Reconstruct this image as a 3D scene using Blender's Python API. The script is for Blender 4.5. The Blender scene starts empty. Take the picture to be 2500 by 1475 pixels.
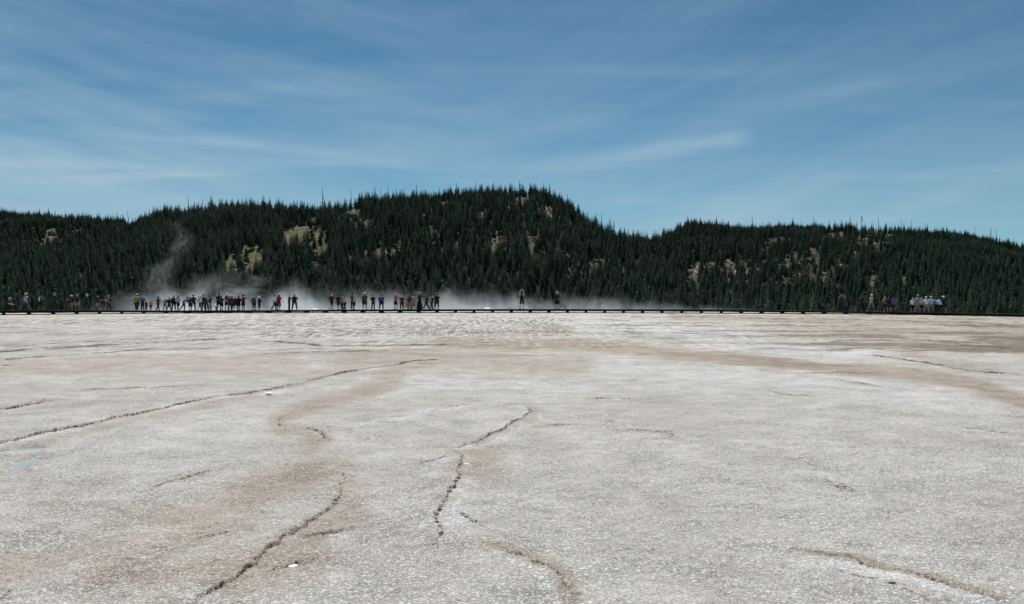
import bpy, bmesh, math, random
import numpy as np
from mathutils import Vector, Matrix
R = math.radians
random.seed(7); rng = np.random.default_rng(11)
S = bpy.context.scene
COL = S.collection
# ------------------------------------------------------------------ camera
CAMH = 1.92; F = 1853.0; HOR = 722.0           # eye height (m), focal in photo px, horizon row
cam = bpy.data.cameras.new('camera'); cam.lens = 36*F/2500; cam.clip_start = .05; cam.clip_end = 20000
camo = bpy.data.objects.new('camera', cam); COL.objects.link(camo)
camo.location = (0, 0, CAMH); camo.rotation_euler = (R(90) - math.atan(15.5/F), 0, 0); S.camera = camo
# ------------------------------------------------------------------ sky + sun
SUN_EL = 52.0; SUN_AZ = -9.0                    # degrees; azimuth measured from the view axis, minus = left
W = bpy.data.worlds.new('World'); S.world = W; W.use_nodes = True
nt = W.node_tree; nt.nodes.clear()
def N(t, typ, **kw):
    n = t.nodes.new(typ)
    for k, v in kw.items():
        if k == 'inp':
            for a, b in v.items(): n.inputs[a].default_value = b
        else: setattr(n, k, v)
    return n
def L(t, a, b): t.links.new(a, b)
def math_(t, op, a, b=None, c=None, clamp=False):
    n = t.nodes.new('ShaderNodeMath'); n.operation = op; n.use_clamp = clamp
    for i, v in enumerate((a, b, c)):
        if v is None: continue
        if isinstance(v, (int, float)): n.inputs[i].default_value = v
        else: t.links.new(v, n.inputs[i])
    return n.outputs[0]
def ramp(t, fac, stops, interp='LINEAR'):
    n = t.nodes.new('ShaderNodeValToRGB'); n.color_ramp.interpolation = interp
    e = n.color_ramp.elements
    while len(e) < len(stops): e.new(.5)
    for q, (p, c) in zip(e, stops):
        q.position = p
        q.color = (c, c, c, 1) if isinstance(c, (int, float)) else (*c, 1)
    if fac is not None: t.links.new(fac, n.inputs[0])
    return n.outputs[0]
def mixc(t, fac, a, b, mode='MIX'):
    n = t.nodes.new('ShaderNodeMix'); n.data_type = 'RGBA'; n.blend_type = mode
    for i, v in ((0, fac), (6, a), (7, b)):
        if isinstance(v, (int, float)): n.inputs[i].default_value = v
        elif isinstance(v, tuple): n.inputs[i].default_value = (*v, 1)
        else: t.links.new(v, n.inputs[i])
    return n.outputs[2]
sky = N(nt, 'ShaderNodeTexSky', sky_type='NISHITA', sun_disc=False, sun_elevation=R(SUN_EL), sun_rotation=R(SUN_AZ),
        altitude=2200.0, air_density=1.0, dust_density=.35, ozone_density=1.6)
tc = N(nt, 'ShaderNodeTexCoord')
sep = N(nt, 'ShaderNodeSeparateXYZ'); L(nt, tc.outputs['Generated'], sep.inputs[0])
zz = math_(nt, 'MAXIMUM', math_(nt, 'ADD', sep.outputs[2], .10), .03)
px_ = math_(nt, 'DIVIDE', sep.outputs[0], zz); py_ = math_(nt, 'DIVIDE', sep.outputs[1], zz)
cmb = N(nt, 'ShaderNodeCombineXYZ'); L(nt, px_, cmb.inputs[0]); L(nt, py_, cmb.inputs[1])
# cirrus: two sheets of long streaks at slightly different headings
def streaks(rot, sx, sy, scale, detail, dist, seed):
    m = N(nt, 'ShaderNodeMapping'); m.inputs['Rotation'].default_value = (0, 0, R(rot)); m.inputs['Scale'].default_value = (sx, sy, 1)
    m.inputs['Location'].default_value = (seed, seed*.7, 0)
    L(nt, cmb.outputs[0], m.inputs[0])
    n = N(nt, 'ShaderNodeTexNoise', inp={'Scale': scale, 'Detail': detail, 'Roughness': .55, 'Distortion': dist}); L(nt, m.outputs[0], n.inputs['Vector'])
    return n.outputs[0]
a_ = streaks(-24, .34, 1.3, 1.3, 10, 1.3, 3.1); b_ = streaks(27, .30, 1.8, 1.9, 10, 1.0, 9.4); c_ = streaks(5, .5, .8, .45, 3, .3, 1.7)
d_ = streaks(-7, .8, 5.0, 2.2, 8, 1.2, 5.2)
s1 = ramp(nt, a_, [(.40, 0), (.72, 1)], 'EASE'); s2 = ramp(nt, b_, [(.42, 0), (.75, 1)], 'EASE'); s3 = ramp(nt, c_, [(.32, .45), (.65, 1)], 'EASE')
s4 = ramp(nt, d_, [(.35, 0), (.75, 1)])
az = math_(nt, 'ARCTAN2', sep.outputs[0], sep.outputs[1]); el = math_(nt, 'ARCSINE', sep.outputs[2])
azel = N(nt, 'ShaderNodeCombineXYZ'); L(nt, az, azel.inputs[0]); L(nt, el, azel.inputs[1])
wv_ = N(nt, 'ShaderNodeTexNoise', inp={'Scale': 3.0, 'Detail': 3}); L(nt, azel.outputs[0], wv_.inputs['Vector'])
ws_ = N(nt, 'ShaderNodeVectorMath', operation='MULTIPLY_ADD'); ws_.inputs[1].default_value = (.10, .05, 0); L(nt, wv_.outputs[1], ws_.inputs[0]); L(nt, azel.outputs[0], ws_.inputs[2])
def feather(rot, sx, sy, seed, scale=1.0):
    r_ = N(nt, 'ShaderNodeMapping'); r_.inputs['Rotation'].default_value = (0, 0, R(rot)); L(nt, ws_.outputs[0], r_.inputs[0])
    m = N(nt, 'ShaderNodeMapping'); m.inputs['Scale'].default_value = (sx, sy, 1); m.inputs['Location'].default_value = (seed, seed, 0); L(nt, r_.outputs[0], m.inputs[0])
    n = N(nt, 'ShaderNodeTexNoise', inp={'Scale': scale, 'Detail': 12, 'Roughness': .60, 'Distortion': .25}); L(nt, m.outputs[0], n.inputs['Vector'])
    return n.outputs[0]
side = ramp(nt, math_(nt, 'MULTIPLY_ADD', az, 1.0, .5), [(.30, 0), (.62, 1)], 'EASE')
fL = ramp(nt, feather(9, 1.7, 13, 2.2), [(.40, 0), (.68, 1)]); fR = ramp(nt, feather(-14, 1.5, 11, 7.7), [(.40, 0), (.68, 1)]); fX = ramp(nt, feather(-3, 4, 22, 4.4), [(.40, 0), (.75, 1)])
fth = math_(nt, 'ADD', math_(nt, 'ADD', math_(nt, 'MULTIPLY', fL, math_(nt, 'SUBTRACT', 1.0, side)), math_(nt, 'MULTIPLY', fR, side)), math_(nt, 'MULTIPLY', fX, .35))
cl = math_(nt, 'MULTIPLY', math_(nt, 'ADD', math_(nt, 'MULTIPLY', fth, .74), math_(nt, 'ADD', math_(nt, 'MULTIPLY', s1, .22), math_(nt, 'MULTIPLY', s2, .16))), s3)
# more veil on the left and low down, as the cloud sheet lies there
lft = ramp(nt, math_(nt, 'MULTIPLY_ADD', sep.outputs[0], .8, .5), [(0.0, 1.02), (.45, .85), (1.0, .62)])
low = ramp(nt, sep.outputs[2], [(0.0, 1.1), (.18, .9), (.38, .45)])
cl = math_(nt, 'ADD', math_(nt, 'MULTIPLY', math_(nt, 'MULTIPLY', cl, lft), low), ramp(nt, sep.outputs[2], [(0.0, .28), (.10, .22), (.20, .06), (.3, 0)]))
# one long brushed streak rising to the right (direction space: azimuth / elevation tangents)
ax = math_(nt, 'DIVIDE', sep.outputs[0], math_(nt, 'MAXIMUM', sep.outputs[1], .05)); ay = math_(nt, 'DIVIDE', sep.outputs[2], math_(nt, 'MAXIMUM', sep.outputs[1], .05))
def brush(x0, y0, x1, y1, wd, amp):
    X0, Y0, X1, Y1 = (x0-1250)/F, (HOR-y0)/F, (x1-1250)/F, (HOR-y1)/F
    dx, dy = X1-X0, Y1-Y0; ln = math.hypot(dx, dy); dx /= ln; dy /= ln
    u = math_(nt, 'ADD', math_(nt, 'MULTIPLY', ax, dx), math_(nt, 'MULTIPLY', ay, dy))
    v = math_(nt, 'ADD', math_(nt, 'MULTIPLY', ax, -dy), math_(nt, 'MULTIPLY', ay, dx))
    u = math_(nt, 'DIVIDE', math_(nt, 'SUBTRACT', u, X0*dx+Y0*dy), ln)
    v = math_(nt, 'SUBTRACT', v, -X0*dy+Y0*dx)
    v = math_(nt, 'ADD', v, math_(nt, 'MULTIPLY', math_(nt, 'SUBTRACT', a_, .5), .05))
    g = math_(nt, 'POWER', 2.718, math_(nt, 'MULTIPLY', math_(nt, 'POWER', math_(nt, 'ABSOLUTE', math_(nt, 'DIVIDE', v, wd/F)), 2.0), -1.0))
    w = ramp(nt, u, [(0, 0), (.55, .8), (.9, 1), (1.0, 0)])
    return math_(nt, 'MULTIPLY', math_(nt, 'MULTIPLY', g, w), amp)
for q in ((1150, 430, 1850, 332, 22, .42), (300, 330, 1050, 400, 14, .20), (-300, 395, 620, 425, 16, .34), (0, 310, 700, 365, 12, .16), (1500, 340, 2200, 190, 26, .14), (900, 150, 1900, 170, 12, .08), (1700, 470, 2600, 395, 16, .12)):
    cl = math_(nt, 'ADD', cl, brush(*q))
cl = math_(nt, 'MINIMUM', cl, 1.0)
tint = mixc(nt, 1.0, sky.outputs[0], (.565, .965, .985), 'MULTIPLY')
skc = mixc(nt, cl, tint, (5.6, 8.0, 9.6))
bg = N(nt, 'ShaderNodeBackground', inp={'Strength': .058}); L(nt, skc, bg.inputs[0])
out = N(nt, 'ShaderNodeOutputWorld'); L(nt, bg.outputs[0], out.inputs[0])
W.cycles.sampling_method = 'MANUAL'; W.cycles.sample_map_resolution = 512
sl = bpy.data.lights.new('sun', 'SUN'); sl.energy = 5.0; sl.angle = R(.53); sl.color = (1, .955, .89)
so = bpy.data.objects.new('sun', sl); COL.objects.link(so)
sd = Vector((math.sin(R(SUN_AZ))*math.cos(R(SUN_EL)), math.cos(R(SUN_AZ))*math.cos(R(SUN_EL)), math.sin(R(SUN_EL))))
so.rotation_euler = sd.to_track_quat('Z', 'Y').to_euler(); so.location = (-60, 300, 400)
S.view_settings.view_transform = 'Standard'; S.view_settings.look = 'None'; S.view_settings.gamma = 1
S.view_settings.exposure = 0.15; S.view_settings.use_curve_mapping = False
S.render.engine = 'CYCLES'
S.cycles.max_bounces = 6; S.cycles.diffuse_bounces = 3; S.cycles.glossy_bounces = 2; S.cycles.volume_bounces = 2
S.cycles.sample_clamp_indirect = 4; S.cycles.sample_clamp_direct = 12
S.cycles.volume_max_steps = 128
S.cycles.use_denoising = True
# ------------------------------------------------------------------ helpers
def sstep(a, b, x):
    t = np.clip((x-a)/(b-a), 0, 1); return t*t*(3-2*t)
def _h(ix, iy, seed):
    n = (ix.astype(np.int64)*374761393 + iy.astype(np.int64)*668265263 + seed*1442695041) & 0xFFFFFFFF
    n = ((n ^ (n >> 13))*1274126177) & 0xFFFFFFFF
    return ((n ^ (n >> 16)) & 0xFFFF)/65535.0
def vnoise(x, y, seed=0):
    ix = np.floor(x); iy = np.floor(y); fx = x-ix; fy = y-iy
    ix = ix.astype(np.int64); iy = iy.astype(np.int64)
    fx = fx*fx*fx*(fx*(fx*6-15)+10); fy = fy*fy*fy*(fy*(fy*6-15)+10)
    a = _h(ix, iy, seed); b = _h(ix+1, iy, seed); c = _h(ix, iy+1, seed); d = _h(ix+1, iy+1, seed)
    return (a*(1-fx)+b*fx)*(1-fy) + (c*(1-fx)+d*fx)*fy
def fbm(x, y, sc, octv, seed=0, gain=.5):
    s = 0; a = 1; tot = 0
    for o in range(octv):
        s = s + a*vnoise(x*sc*(2.03**o)+17.3*o, y*sc*(2.03**o)-9.1*o, seed+o); tot += a; a *= gain
    return s/tot
def proj(X, Y, Z=0.0):
    return 1250+F*X/np.maximum(Y, .1), HOR+F*(CAMH-Z)/np.maximum(Y, .1)
def gp(x, y):                                    # photo pixel -> point on the flat ground
    D = F*CAMH/(y-HOR); return ((x-1250)/F*D, D)
def mat(name, col=(.5, .5, .5), rough=.7, spec=.3, metal=0.0):
    m = bpy.data.materials.new(name); m.use_nodes = True
    b = m.node_tree.nodes['Principled BSDF']
    b.inputs['Base Color'].default_value = (*col, 1); b.inputs['Roughness'].default_value = rough
    b.inputs['Specular IOR Level'].default_value = spec; b.inputs['Metallic'].default_value = metal
    return m
def var_mat(name, col, rough=.8, amt=.35, scale=8.0, spec=.2):      # base colour broken up by noise
    m = mat(name, col, rough, spec); t = m.node_tree; b = t.nodes['Principled BSDF']
    c = N(t, 'ShaderNodeTexCoord'); n = N(t, 'ShaderNodeTexNoise', inp={'Scale': scale, 'Detail': 4}); L(t, c.outputs['Object'], n.inputs['Vector'])
    lo = tuple(v*(1-amt) for v in col); hi = tuple(min(1, v*(1+amt)) for v in col)
    L(t, ramp(t, n.outputs[0], [(.3, lo), (.7, hi)]), b.inputs['Base Color']); return m
def tag(o, label=None, cat=None, group=None, kind=None):
    if label: o['label'] = label
    if cat: o['category'] = cat
    if group: o['group'] = group
    if kind: o['kind'] = kind
    return o
def empty(name, loc, rz=0):
    o = bpy.data.objects.new(name, None); COL.objects.link(o); o.location = loc; o.rotation_euler = (0, 0, rz); o.empty_display_size = .2
    return o
def link(name, me, parent=None, m=None):
    o = bpy.data.objects.new(name, me); COL.objects.link(o)
    if m is not None: me.materials.clear(); me.materials.append(m)
    if parent is not None: o.parent = parent
    return o
def pmesh(name, vs, fs, smooth=True):
    me = bpy.data.meshes.new(name); me.from_pydata([tuple(map(float, v)) for v in vs], [], fs)
    if smooth: me.polygons.foreach_set('use_smooth', [True]*len(me.polygons))
    me.update(); return me
def grid_mesh(name, P, wrap=False, smooth=True):  # P (rows, cols, 3)
    r, c = P.shape[:2]; me = bpy.data.meshes.new(name)
    me.vertices.add(r*c); me.vertices.foreach_set('co', P.reshape(-1).astype(np.float32))
    cc = c if wrap else c-1
    i = np.arange(r-1)[:, None]; j = np.arange(cc)[None, :]; j2 = (j+1) % c
    q = np.stack([i*c+j, i*c+j2, (i+1)*c+j2, (i+1)*c+j], -1).reshape(-1).astype(np.int32)
    nf = (r-1)*cc
    me.loops.add(nf*4); me.loops.foreach_set('vertex_index', q)
    me.polygons.add(nf); me.polygons.foreach_set('loop_start', np.arange(nf, dtype=np.int32)*4)
    me.update(calc_edges=True)
    me.polygons.foreach_set('use_smooth', np.full(nf, smooth)); me.validate(); return me
def fattr(me, name, a):
    at = me.attributes.new(name, 'FLOAT', 'POINT'); at.data.foreach_set('value', np.ascontiguousarray(a.reshape(-1), dtype=np.float32))
class MB:                                         # collects verts/faces of one mesh
    def __init__(s): s.v = []; s.f = []
    def add(s, vs, fs):
        n = len(s.v); s.v += [tuple(v) for v in vs]; s.f += [tuple(i+n for i in f) for f in fs]
    def box(s, c, d, M=None, taper=1.0):
        vs = []
        for z in (-.5, .5):
            k = 1 if z < 0 else taper
            for x, y in ((-.5, -.5), (.5, -.5), (.5, .5), (-.5, .5)):
                p = Vector((x*d[0]*k, y*d[1]*k, z*d[2]))
                if M is not None: p = M @ p
                vs.append(p+Vector(c))
        s.add(vs, [(3, 2, 1, 0), (4, 5, 6, 7), (0, 1, 5, 4), (1, 2, 6, 5), (2, 3, 7, 6), (3, 0, 4, 7)])
    def loft(s, rings, close=True, caps=True):    # rings: list of lists of points, same length
        n = len(rings[0]); vs = [p for r in rings for p in r]; fs = []
        for i in range(len(rings)-1):
            for j in range(n):
                k = (j+1) % n; fs.append((i*n+j, i*n+k, (i+1)*n+k, (i+1)*n+j))
        if caps: fs.append(tuple(range(n))[::-1]); fs.append(tuple((len(rings)-1)*n+j for j in range(n)))
        s.add(vs, fs)
    def tube(s, pts, rad, n=8, right=None, caps=True):
        pts = [Vector(p) for p in pts]; rings = []
        for i, p in enumerate(pts):
            d = (pts[min(i+1, len(pts)-1)]-pts[max(i-1, 0)]).normalized()
            r = Vector(right) if right is not None else (Vector((1, 0, 0)) if abs(d.x) < .8 else Vector((0, 1, 0)))
            u = (r-d*r.dot(d)).normalized(); w = d.cross(u)
            q = rad[i]; rx, ry = (q, q) if isinstance(q, (int, float)) else q
            rings.append([p+u*(rx*math.cos(a))+w*(ry*math.sin(a)) for a in (2*math.pi*k/n for k in range(n))])
        s.loft(rings, caps=caps)
    def mesh(s, name, smooth=True): return pmesh(name, s.v, s.f, smooth)
    def build(s, name, m, parent=None, smooth=True): return link(name, s.mesh(name, smooth), parent, m)
# ------------------------------------------------------------------ boardwalk line (photo column -> depth of its near edge, deck height)
BX = np.array([-900, -400, 0, 215, 430, 620, 900, 1250, 1640, 1900, 2140, 2320, 2500, 2900, 3300], float)
BY = np.array([783, 775, 769.5, 767.3, 765.3, 764.6, 764.2, 764, 765, 766.4, 768, 770.5, 774, 784, 797])
BD = F*CAMH/(BY-HOR)
BZ = np.array([.45, .45, .45, .37, .265, .275, .34, .39, .40, .36, .27, .24, .22, .22, .22])
def deckD(u): return np.interp(u, BX, BD)
def deckZ(u): return np.interp(u, BX, BZ)
# ------------------------------------------------------------------ ground
def ground_base(X, Y):
    u = np.clip(1250+F*X/np.maximum(Y, 1.0), -900, 3300)
    lip = deckD(u)+np.interp(u, [-900, 1900, 2300, 3300], [7.5, 7, 5, 5])
    return np.where(Y > 5, -np.minimum(np.maximum(Y-lip, 0)*.05, 8.0), 0.0)
# terrace edges traced on the ground: (points as seen in the photo, step height m, crack width m, raised side: +1 = left of travel)
EDGES = [
 ([(430,1500),(490,1465),(560,1430),(612,1395),(650,1360),(700,1318),(742,1298),(775,1272),(812,1245),(832,1216),(828,1195),(848,1178)], .030, .014, 1),
 ([(848,1178),(838,1160),(800,1146),(765,1136)], .02, .016, 1),
 ([(1075,1312),(1082,1290),(1066,1275),(1078,1240),(1092,1212),(1112,1188),(1126,1160),(1127,1128),(1122,1110)], .030, .013, 1),
 ([(1128,1083),(1165,1072),(1205,1055),(1245,1037),(1273,1022)], .032, .015, 1),
 ([(1273,1022),(1296,1008),(1282,995),(1240,985),(1180,981)], .012, .012, 1),
 ([(800,1062),(850,1052),(890,1040),(935,1025),(985,1026),(1015,1020),(1060,1008),(1110,996),(1150,985),(1180,981)], .02, .014, -1),
 ([(-80,1105),(0,1080),(60,1070),(130,1055),(210,1040),(262,1028),(330,1010),(400,993),(480,974),(560,964),(610,958),(690,945),(740,938)], .04, .030, 1),
 ([(740,938),(800,920),(880,906),(960,894),(1010,884),(1075,880)], .045, .05, 1),
 ([(-90,1010),(-20,1004),(30,998),(60,990),(115,976)], .05, .05, 1),
 ([(-100,866),(0,861),(60,858),(140,853),(230,846),(330,840),(400,835),(520,828),(600,824)], .06, .30, 1),
 ([(0,849),(100,843),(200,837),(330,831),(450,826)], .03, .12, 1),
 ([(0,880),(90,872),(170,866),(280,858),(420,846)], .03, .12, 1),
 ([(640,833),(720,839),(800,845),(860,845),(960,846),(1060,844),(1140,843)], .05, .20, 1),
 ([(780,860),(830,860),(900,860),(970,861)], .03, .08, 1),
 ([(1350,843),(1450,846),(1560,850),(1640,862),(1760,879),(1900,893),(2050,904),(2200,914),(2300,925)], .03, .10, -1),
 ([(1540,827),(1600,828),(1670,830)], .02, .08, 1),
 ([(1940,1342),(2010,1350),(2075,1358),(2105,1370),(2170,1382),(2230,1398),(2300,1418),(2360,1434),(2420,1455),(2500,1490)], .014, .010, 1),
 ([(2030,1390),(2090,1398),(2160,1420),(2230,1448),(2290,1480)], .008, .006, 1),
 ([(1200,1338),(1250,1356),(1300,1370),(1345,1386),(1368,1412),(1388,1440),(1402,1480)], .012, .012, 1),
 ([(1520,1045),(1570,1046),(1620,1052),(1650,1060)], .015, .012, 1),
 ([(1595,1066),(1640,1067)], .01, .010, 1),
 ([(2065,932),(2120,941),(2140,944)], .02, .04, 1),
 ([(2350,1045),(2390,1052),(2450,1062),(2500,1065)], .015, .014, 1),
 ([(740,1048),(770,1052),(785,1064),(800,1071)], .03, .02, 1),
 ([(676,1040),(680,1022),(696,1008)], .02, .015, 1),
 ([(770,1317),(800,1309),(832,1305),(850,1300)], .025, .018, 1),
 ([(660,1402),(690,1396),(712,1388),(740,1378)], .02, .014, 1),
 ([(480,1325),(520,1315),(555,1312)], .012, .010, 1),
 ([(360,1195),(410,1180),(470,1165),(520,1150)], .015, .012, 1),
 ([(1030,1135),(1060,1130),(1085,1120)], .01, .010, 1),
 ([(1120,1255),(1130,1262),(1155,1275),(1170,1283)], .02, .014, 1),
 ([(1000,1345),(1040,1338),(1060,1330),(1075,1318)], .015, .012, -1),
 ([(200,955),(300,950),(400,946),(500,941)], .02, .03, 1),
 ([(1320,1036),(1370,1034),(1410,1033)], .01, .008, 1),
 ([(1450,972),(1500,971),(1540,972)], .012, .02, 1),
 ([(1870,958),(1930,964),(1990,968)], .012, .02, 1),
 ([(2120,866),(2200,874),(2280,890),(2380,906),(2500,916)], .03, .10, 1),
 ([(1650,772),(1800,777),(1930,778)], .02, .1, 1), ([(2000,779),(2200,783),(2360,788),(2520,797)], .03, .1, 1), ([(2200,790),(2380,794),(2520,801)], .02, .1, 1), ([(2080,806),(2170,805),(2260,804)], .02, .1, 1),
 ([(2030,824),(2110,824),(2230,826)], .02, .1, 1), ([(2330,808),(2400,812),(2450,813)], .02, .1, 1), ([(1850,784),(1980,787),(2120,790)], .02, .1, 1), ([(2330,827),(2420,829)], .02, .1, 1), ([(1120,848),(1300,849),(1420,848)], .02, .1, 1), ([(1440,852),(1530,849),(1560,851)], .02, .1, 1),
 ([(1980,829),(2060,830),(2200,831)], .02, .1, 1), ([(1900,914),(2050,912),(2170,916)], .01, .05, 1), ([(1000,836),(1140,838),(1240,837)], .02, .1, 1), ([(0,895),(60,893)], .02, .1, 1), ([(640,866),(740,862),(800,858)], .02, .05, 1), ([(1480,809),(1600,812),(1720,816)], .01, .06, 1), ([(1440,800),(1560,802),(1650,802)], .01, .06, 1), ([(1700,795),(1840,798)], .01, .06, 1),
 ([(2180,826),(2260,830),(2340,842),(2500,853)], .03, .12, 1),
]
# stains and wet glittering zones (photo polylines + half width in photo rows at that place, strength)
BROWN = [([(1080,838),(1250,843),(1400,843),(1540,853),(1640,866),(1760,876),(1900,890),(2050,902),(2200,914),(2300,926),(2400,950),(2530,990)], 14, 1.4),
 ([(1150,818),(1300,812),(1380,808)], 12, .55), ([(1000,815),(1200,828),(1400,838)], 14, .35),
 ([(1085,880),(990,895),(940,918),(960,935),(900,950),(820,975),(730,995),(690,1015),(684,1038),(700,1060)], 15, .8),
 ([(700,1030),(740,1060),(790,1075),(740,1100)], 14, .7), ([(850,880),(1100,870),(1300,890),(1400,890)], 30, .6), ([(1290,905),(1420,900)], 16, .55),
 ([(100,910),(250,905),(330,910)], 12, .6), ([(0,895),(300,885),(700,880)], 28, .5), ([(560,905),(760,915),(900,890)], 22, .55),
 ([(1155,1100),(1170,1130),(1160,1160)], 26, .8), ([(770,1140),(850,1160),(862,1190),(835,1230)], 22, .7),
 ([(420,1270),(560,1230),(700,1180),(780,1150)], 36, .85), ([(250,1420),(480,1400),(680,1410),(760,1370)], 36, .75),
 ([(0,1380),(200,1360),(420,1330),(560,1300)], 60, .6), ([(560,1450),(640,1380),(780,1300),(860,1250)], 24, .85),
 ([(0,1100),(120,1080),(260,1045),(420,1000),(620,965)], 12, .5), ([(1210,1345),(1350,1388),(1385,1425),(1400,1470)], 14, .7),
 ([(2220,862),(2300,885),(2420,900)], 12, .6), ([(1950,1343),(2100,1362),(2300,1412),(2450,1460)], 8, .9), ([(1090,1240),(1130,1200),(1150,1170)], 16, .35),
 ([(820,1300),(760,1330),(700,1360)], 14, .5), ([(930,1225),(1050,1185),(1110,1172)], 20, .4), ([(1000,1300),(1060,1330),(1120,1290)], 26, .35), ([(0,1000),(200,985),(420,950)], 16, .4), ([(1240,985),(1310,1000),(1290,1030)], 8, .5), ([(1650,775),(1900,779),(2200,786),(2520,800)], 8, 1.0), ([(2050,812),(2300,812),(2520,825)], 12, 1.0)]
WHITE = [([(1640,865),(1500,880),(1450,900)], 14, .5), ([(1700,835),(1900,845),(2100,860)], 16, .9), ([(2080,905),(2300,925),(2500,960)], 9, .9), ([(1500,905),(1800,920),(2100,940),(2400,1000)], 26, .6),
 ([(1140,1084),(1220,1062),(1290,1022)], 10, .9), ([(2040,1370),(2200,1402),(2350,1446),(2450,1485)], 15, 1.0), ([(1400,790),(1600,800),(1850,812)], 16, .5),
 ([(620,958),(680,955)], 4, 1.0), ([(420,1110),(300,1090),(560,1050)], 50, .3), ([(850,1262),(900,1240),(960,1212),(1060,1170)], 9, .85), ([(1180,978),(1250,985),(1296,1004),(1282,1022)], 6, .9), ([(1020,1016),(1060,1008),(1120,996)], 5, .8), ([(1000,935),(1200,950),(1400,940)], 22, .45)]
WETR = [([(560,790),(780,790),(1000,785),(1250,790),(1330,780)], 14, 1.0), ([(640,817),(800,812),(1000,808),(1200,808)], 12, .9), ([(-100,790),(200,786),(450,777)], 9, .9), ([(0,858),(350,840)], 5, .6), ([(880,838),(960,834)], 4, .8), ([(380,780),(620,772)], 6, .6), ([(1960,776),(2150,778)], 6, .7), ([(1620,769),(1860,775)], 5, .6)]
def stroke(u, v, pts, hw, wob=0.0):
    out = np.zeros_like(u); vv = v+wob
    xs = [p[0] for p in pts]; ys = [p[1] for p in pts]
    bb = (u > min(xs)-6*hw) & (u < max(xs)+6*hw) & (v > min(ys)-4*hw) & (v < max(ys)+4*hw)
    if not bb.any(): return out
    uu = u[bb]; ww = vv[bb]; best = np.full(uu.shape, 1e9)
    for (x0, y0), (x1, y1) in zip(pts[:-1], pts[1:]):
        dx, dy = (x1-x0)/2.5, y1-y0; t = np.clip((((uu-x0)/2.5)*dx+(ww-y0)*dy)/(dx*dx+dy*dy), 0, 1)
        best = np.minimum(best, np.hypot((uu-x0)/2.5-t*dx, ww-y0-t*dy))
    out[bb] = np.exp(-(best/hw)**2); return out
def edge_field(X, Y, pts, wob):
    P = [gp(*p) for p in pts]
    xs = [p[0] for p in P]; ys = [p[1] for p in P]
    far = max(1.2, .12*(sum(ys)/len(ys)))
    bb = (X > min(xs)-far) & (X < max(xs)+far) & (Y > min(ys)-far) & (Y < max(ys)+far)
    idx = np.nonzero(bb); x = X[idx]+wob[0][idx]; y = Y[idx]+wob[1][idx]
    best = np.full(x.shape, 1e9); sg = np.ones(x.shape); tt = np.zeros(x.shape); n = len(P)-1
    for i in range(n):
        (x0, y0), (x1, y1) = P[i], P[i+1]; dx, dy = x1-x0, y1-y0
        t = np.clip(((x-x0)*dx+(y-y0)*dy)/(dx*dx+dy*dy+1e-9), 0, 1)
        ex, ey = x-x0-t*dx, y-y0-t*dy; d = np.hypot(ex, ey); m = d < best
        best = np.where(m, d, best); sg = np.where(m, np.sign(dx*ey-dy*ex), sg); tt = np.where(m, (i+t)/n, tt)
    return idx, best, sg, tt
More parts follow.
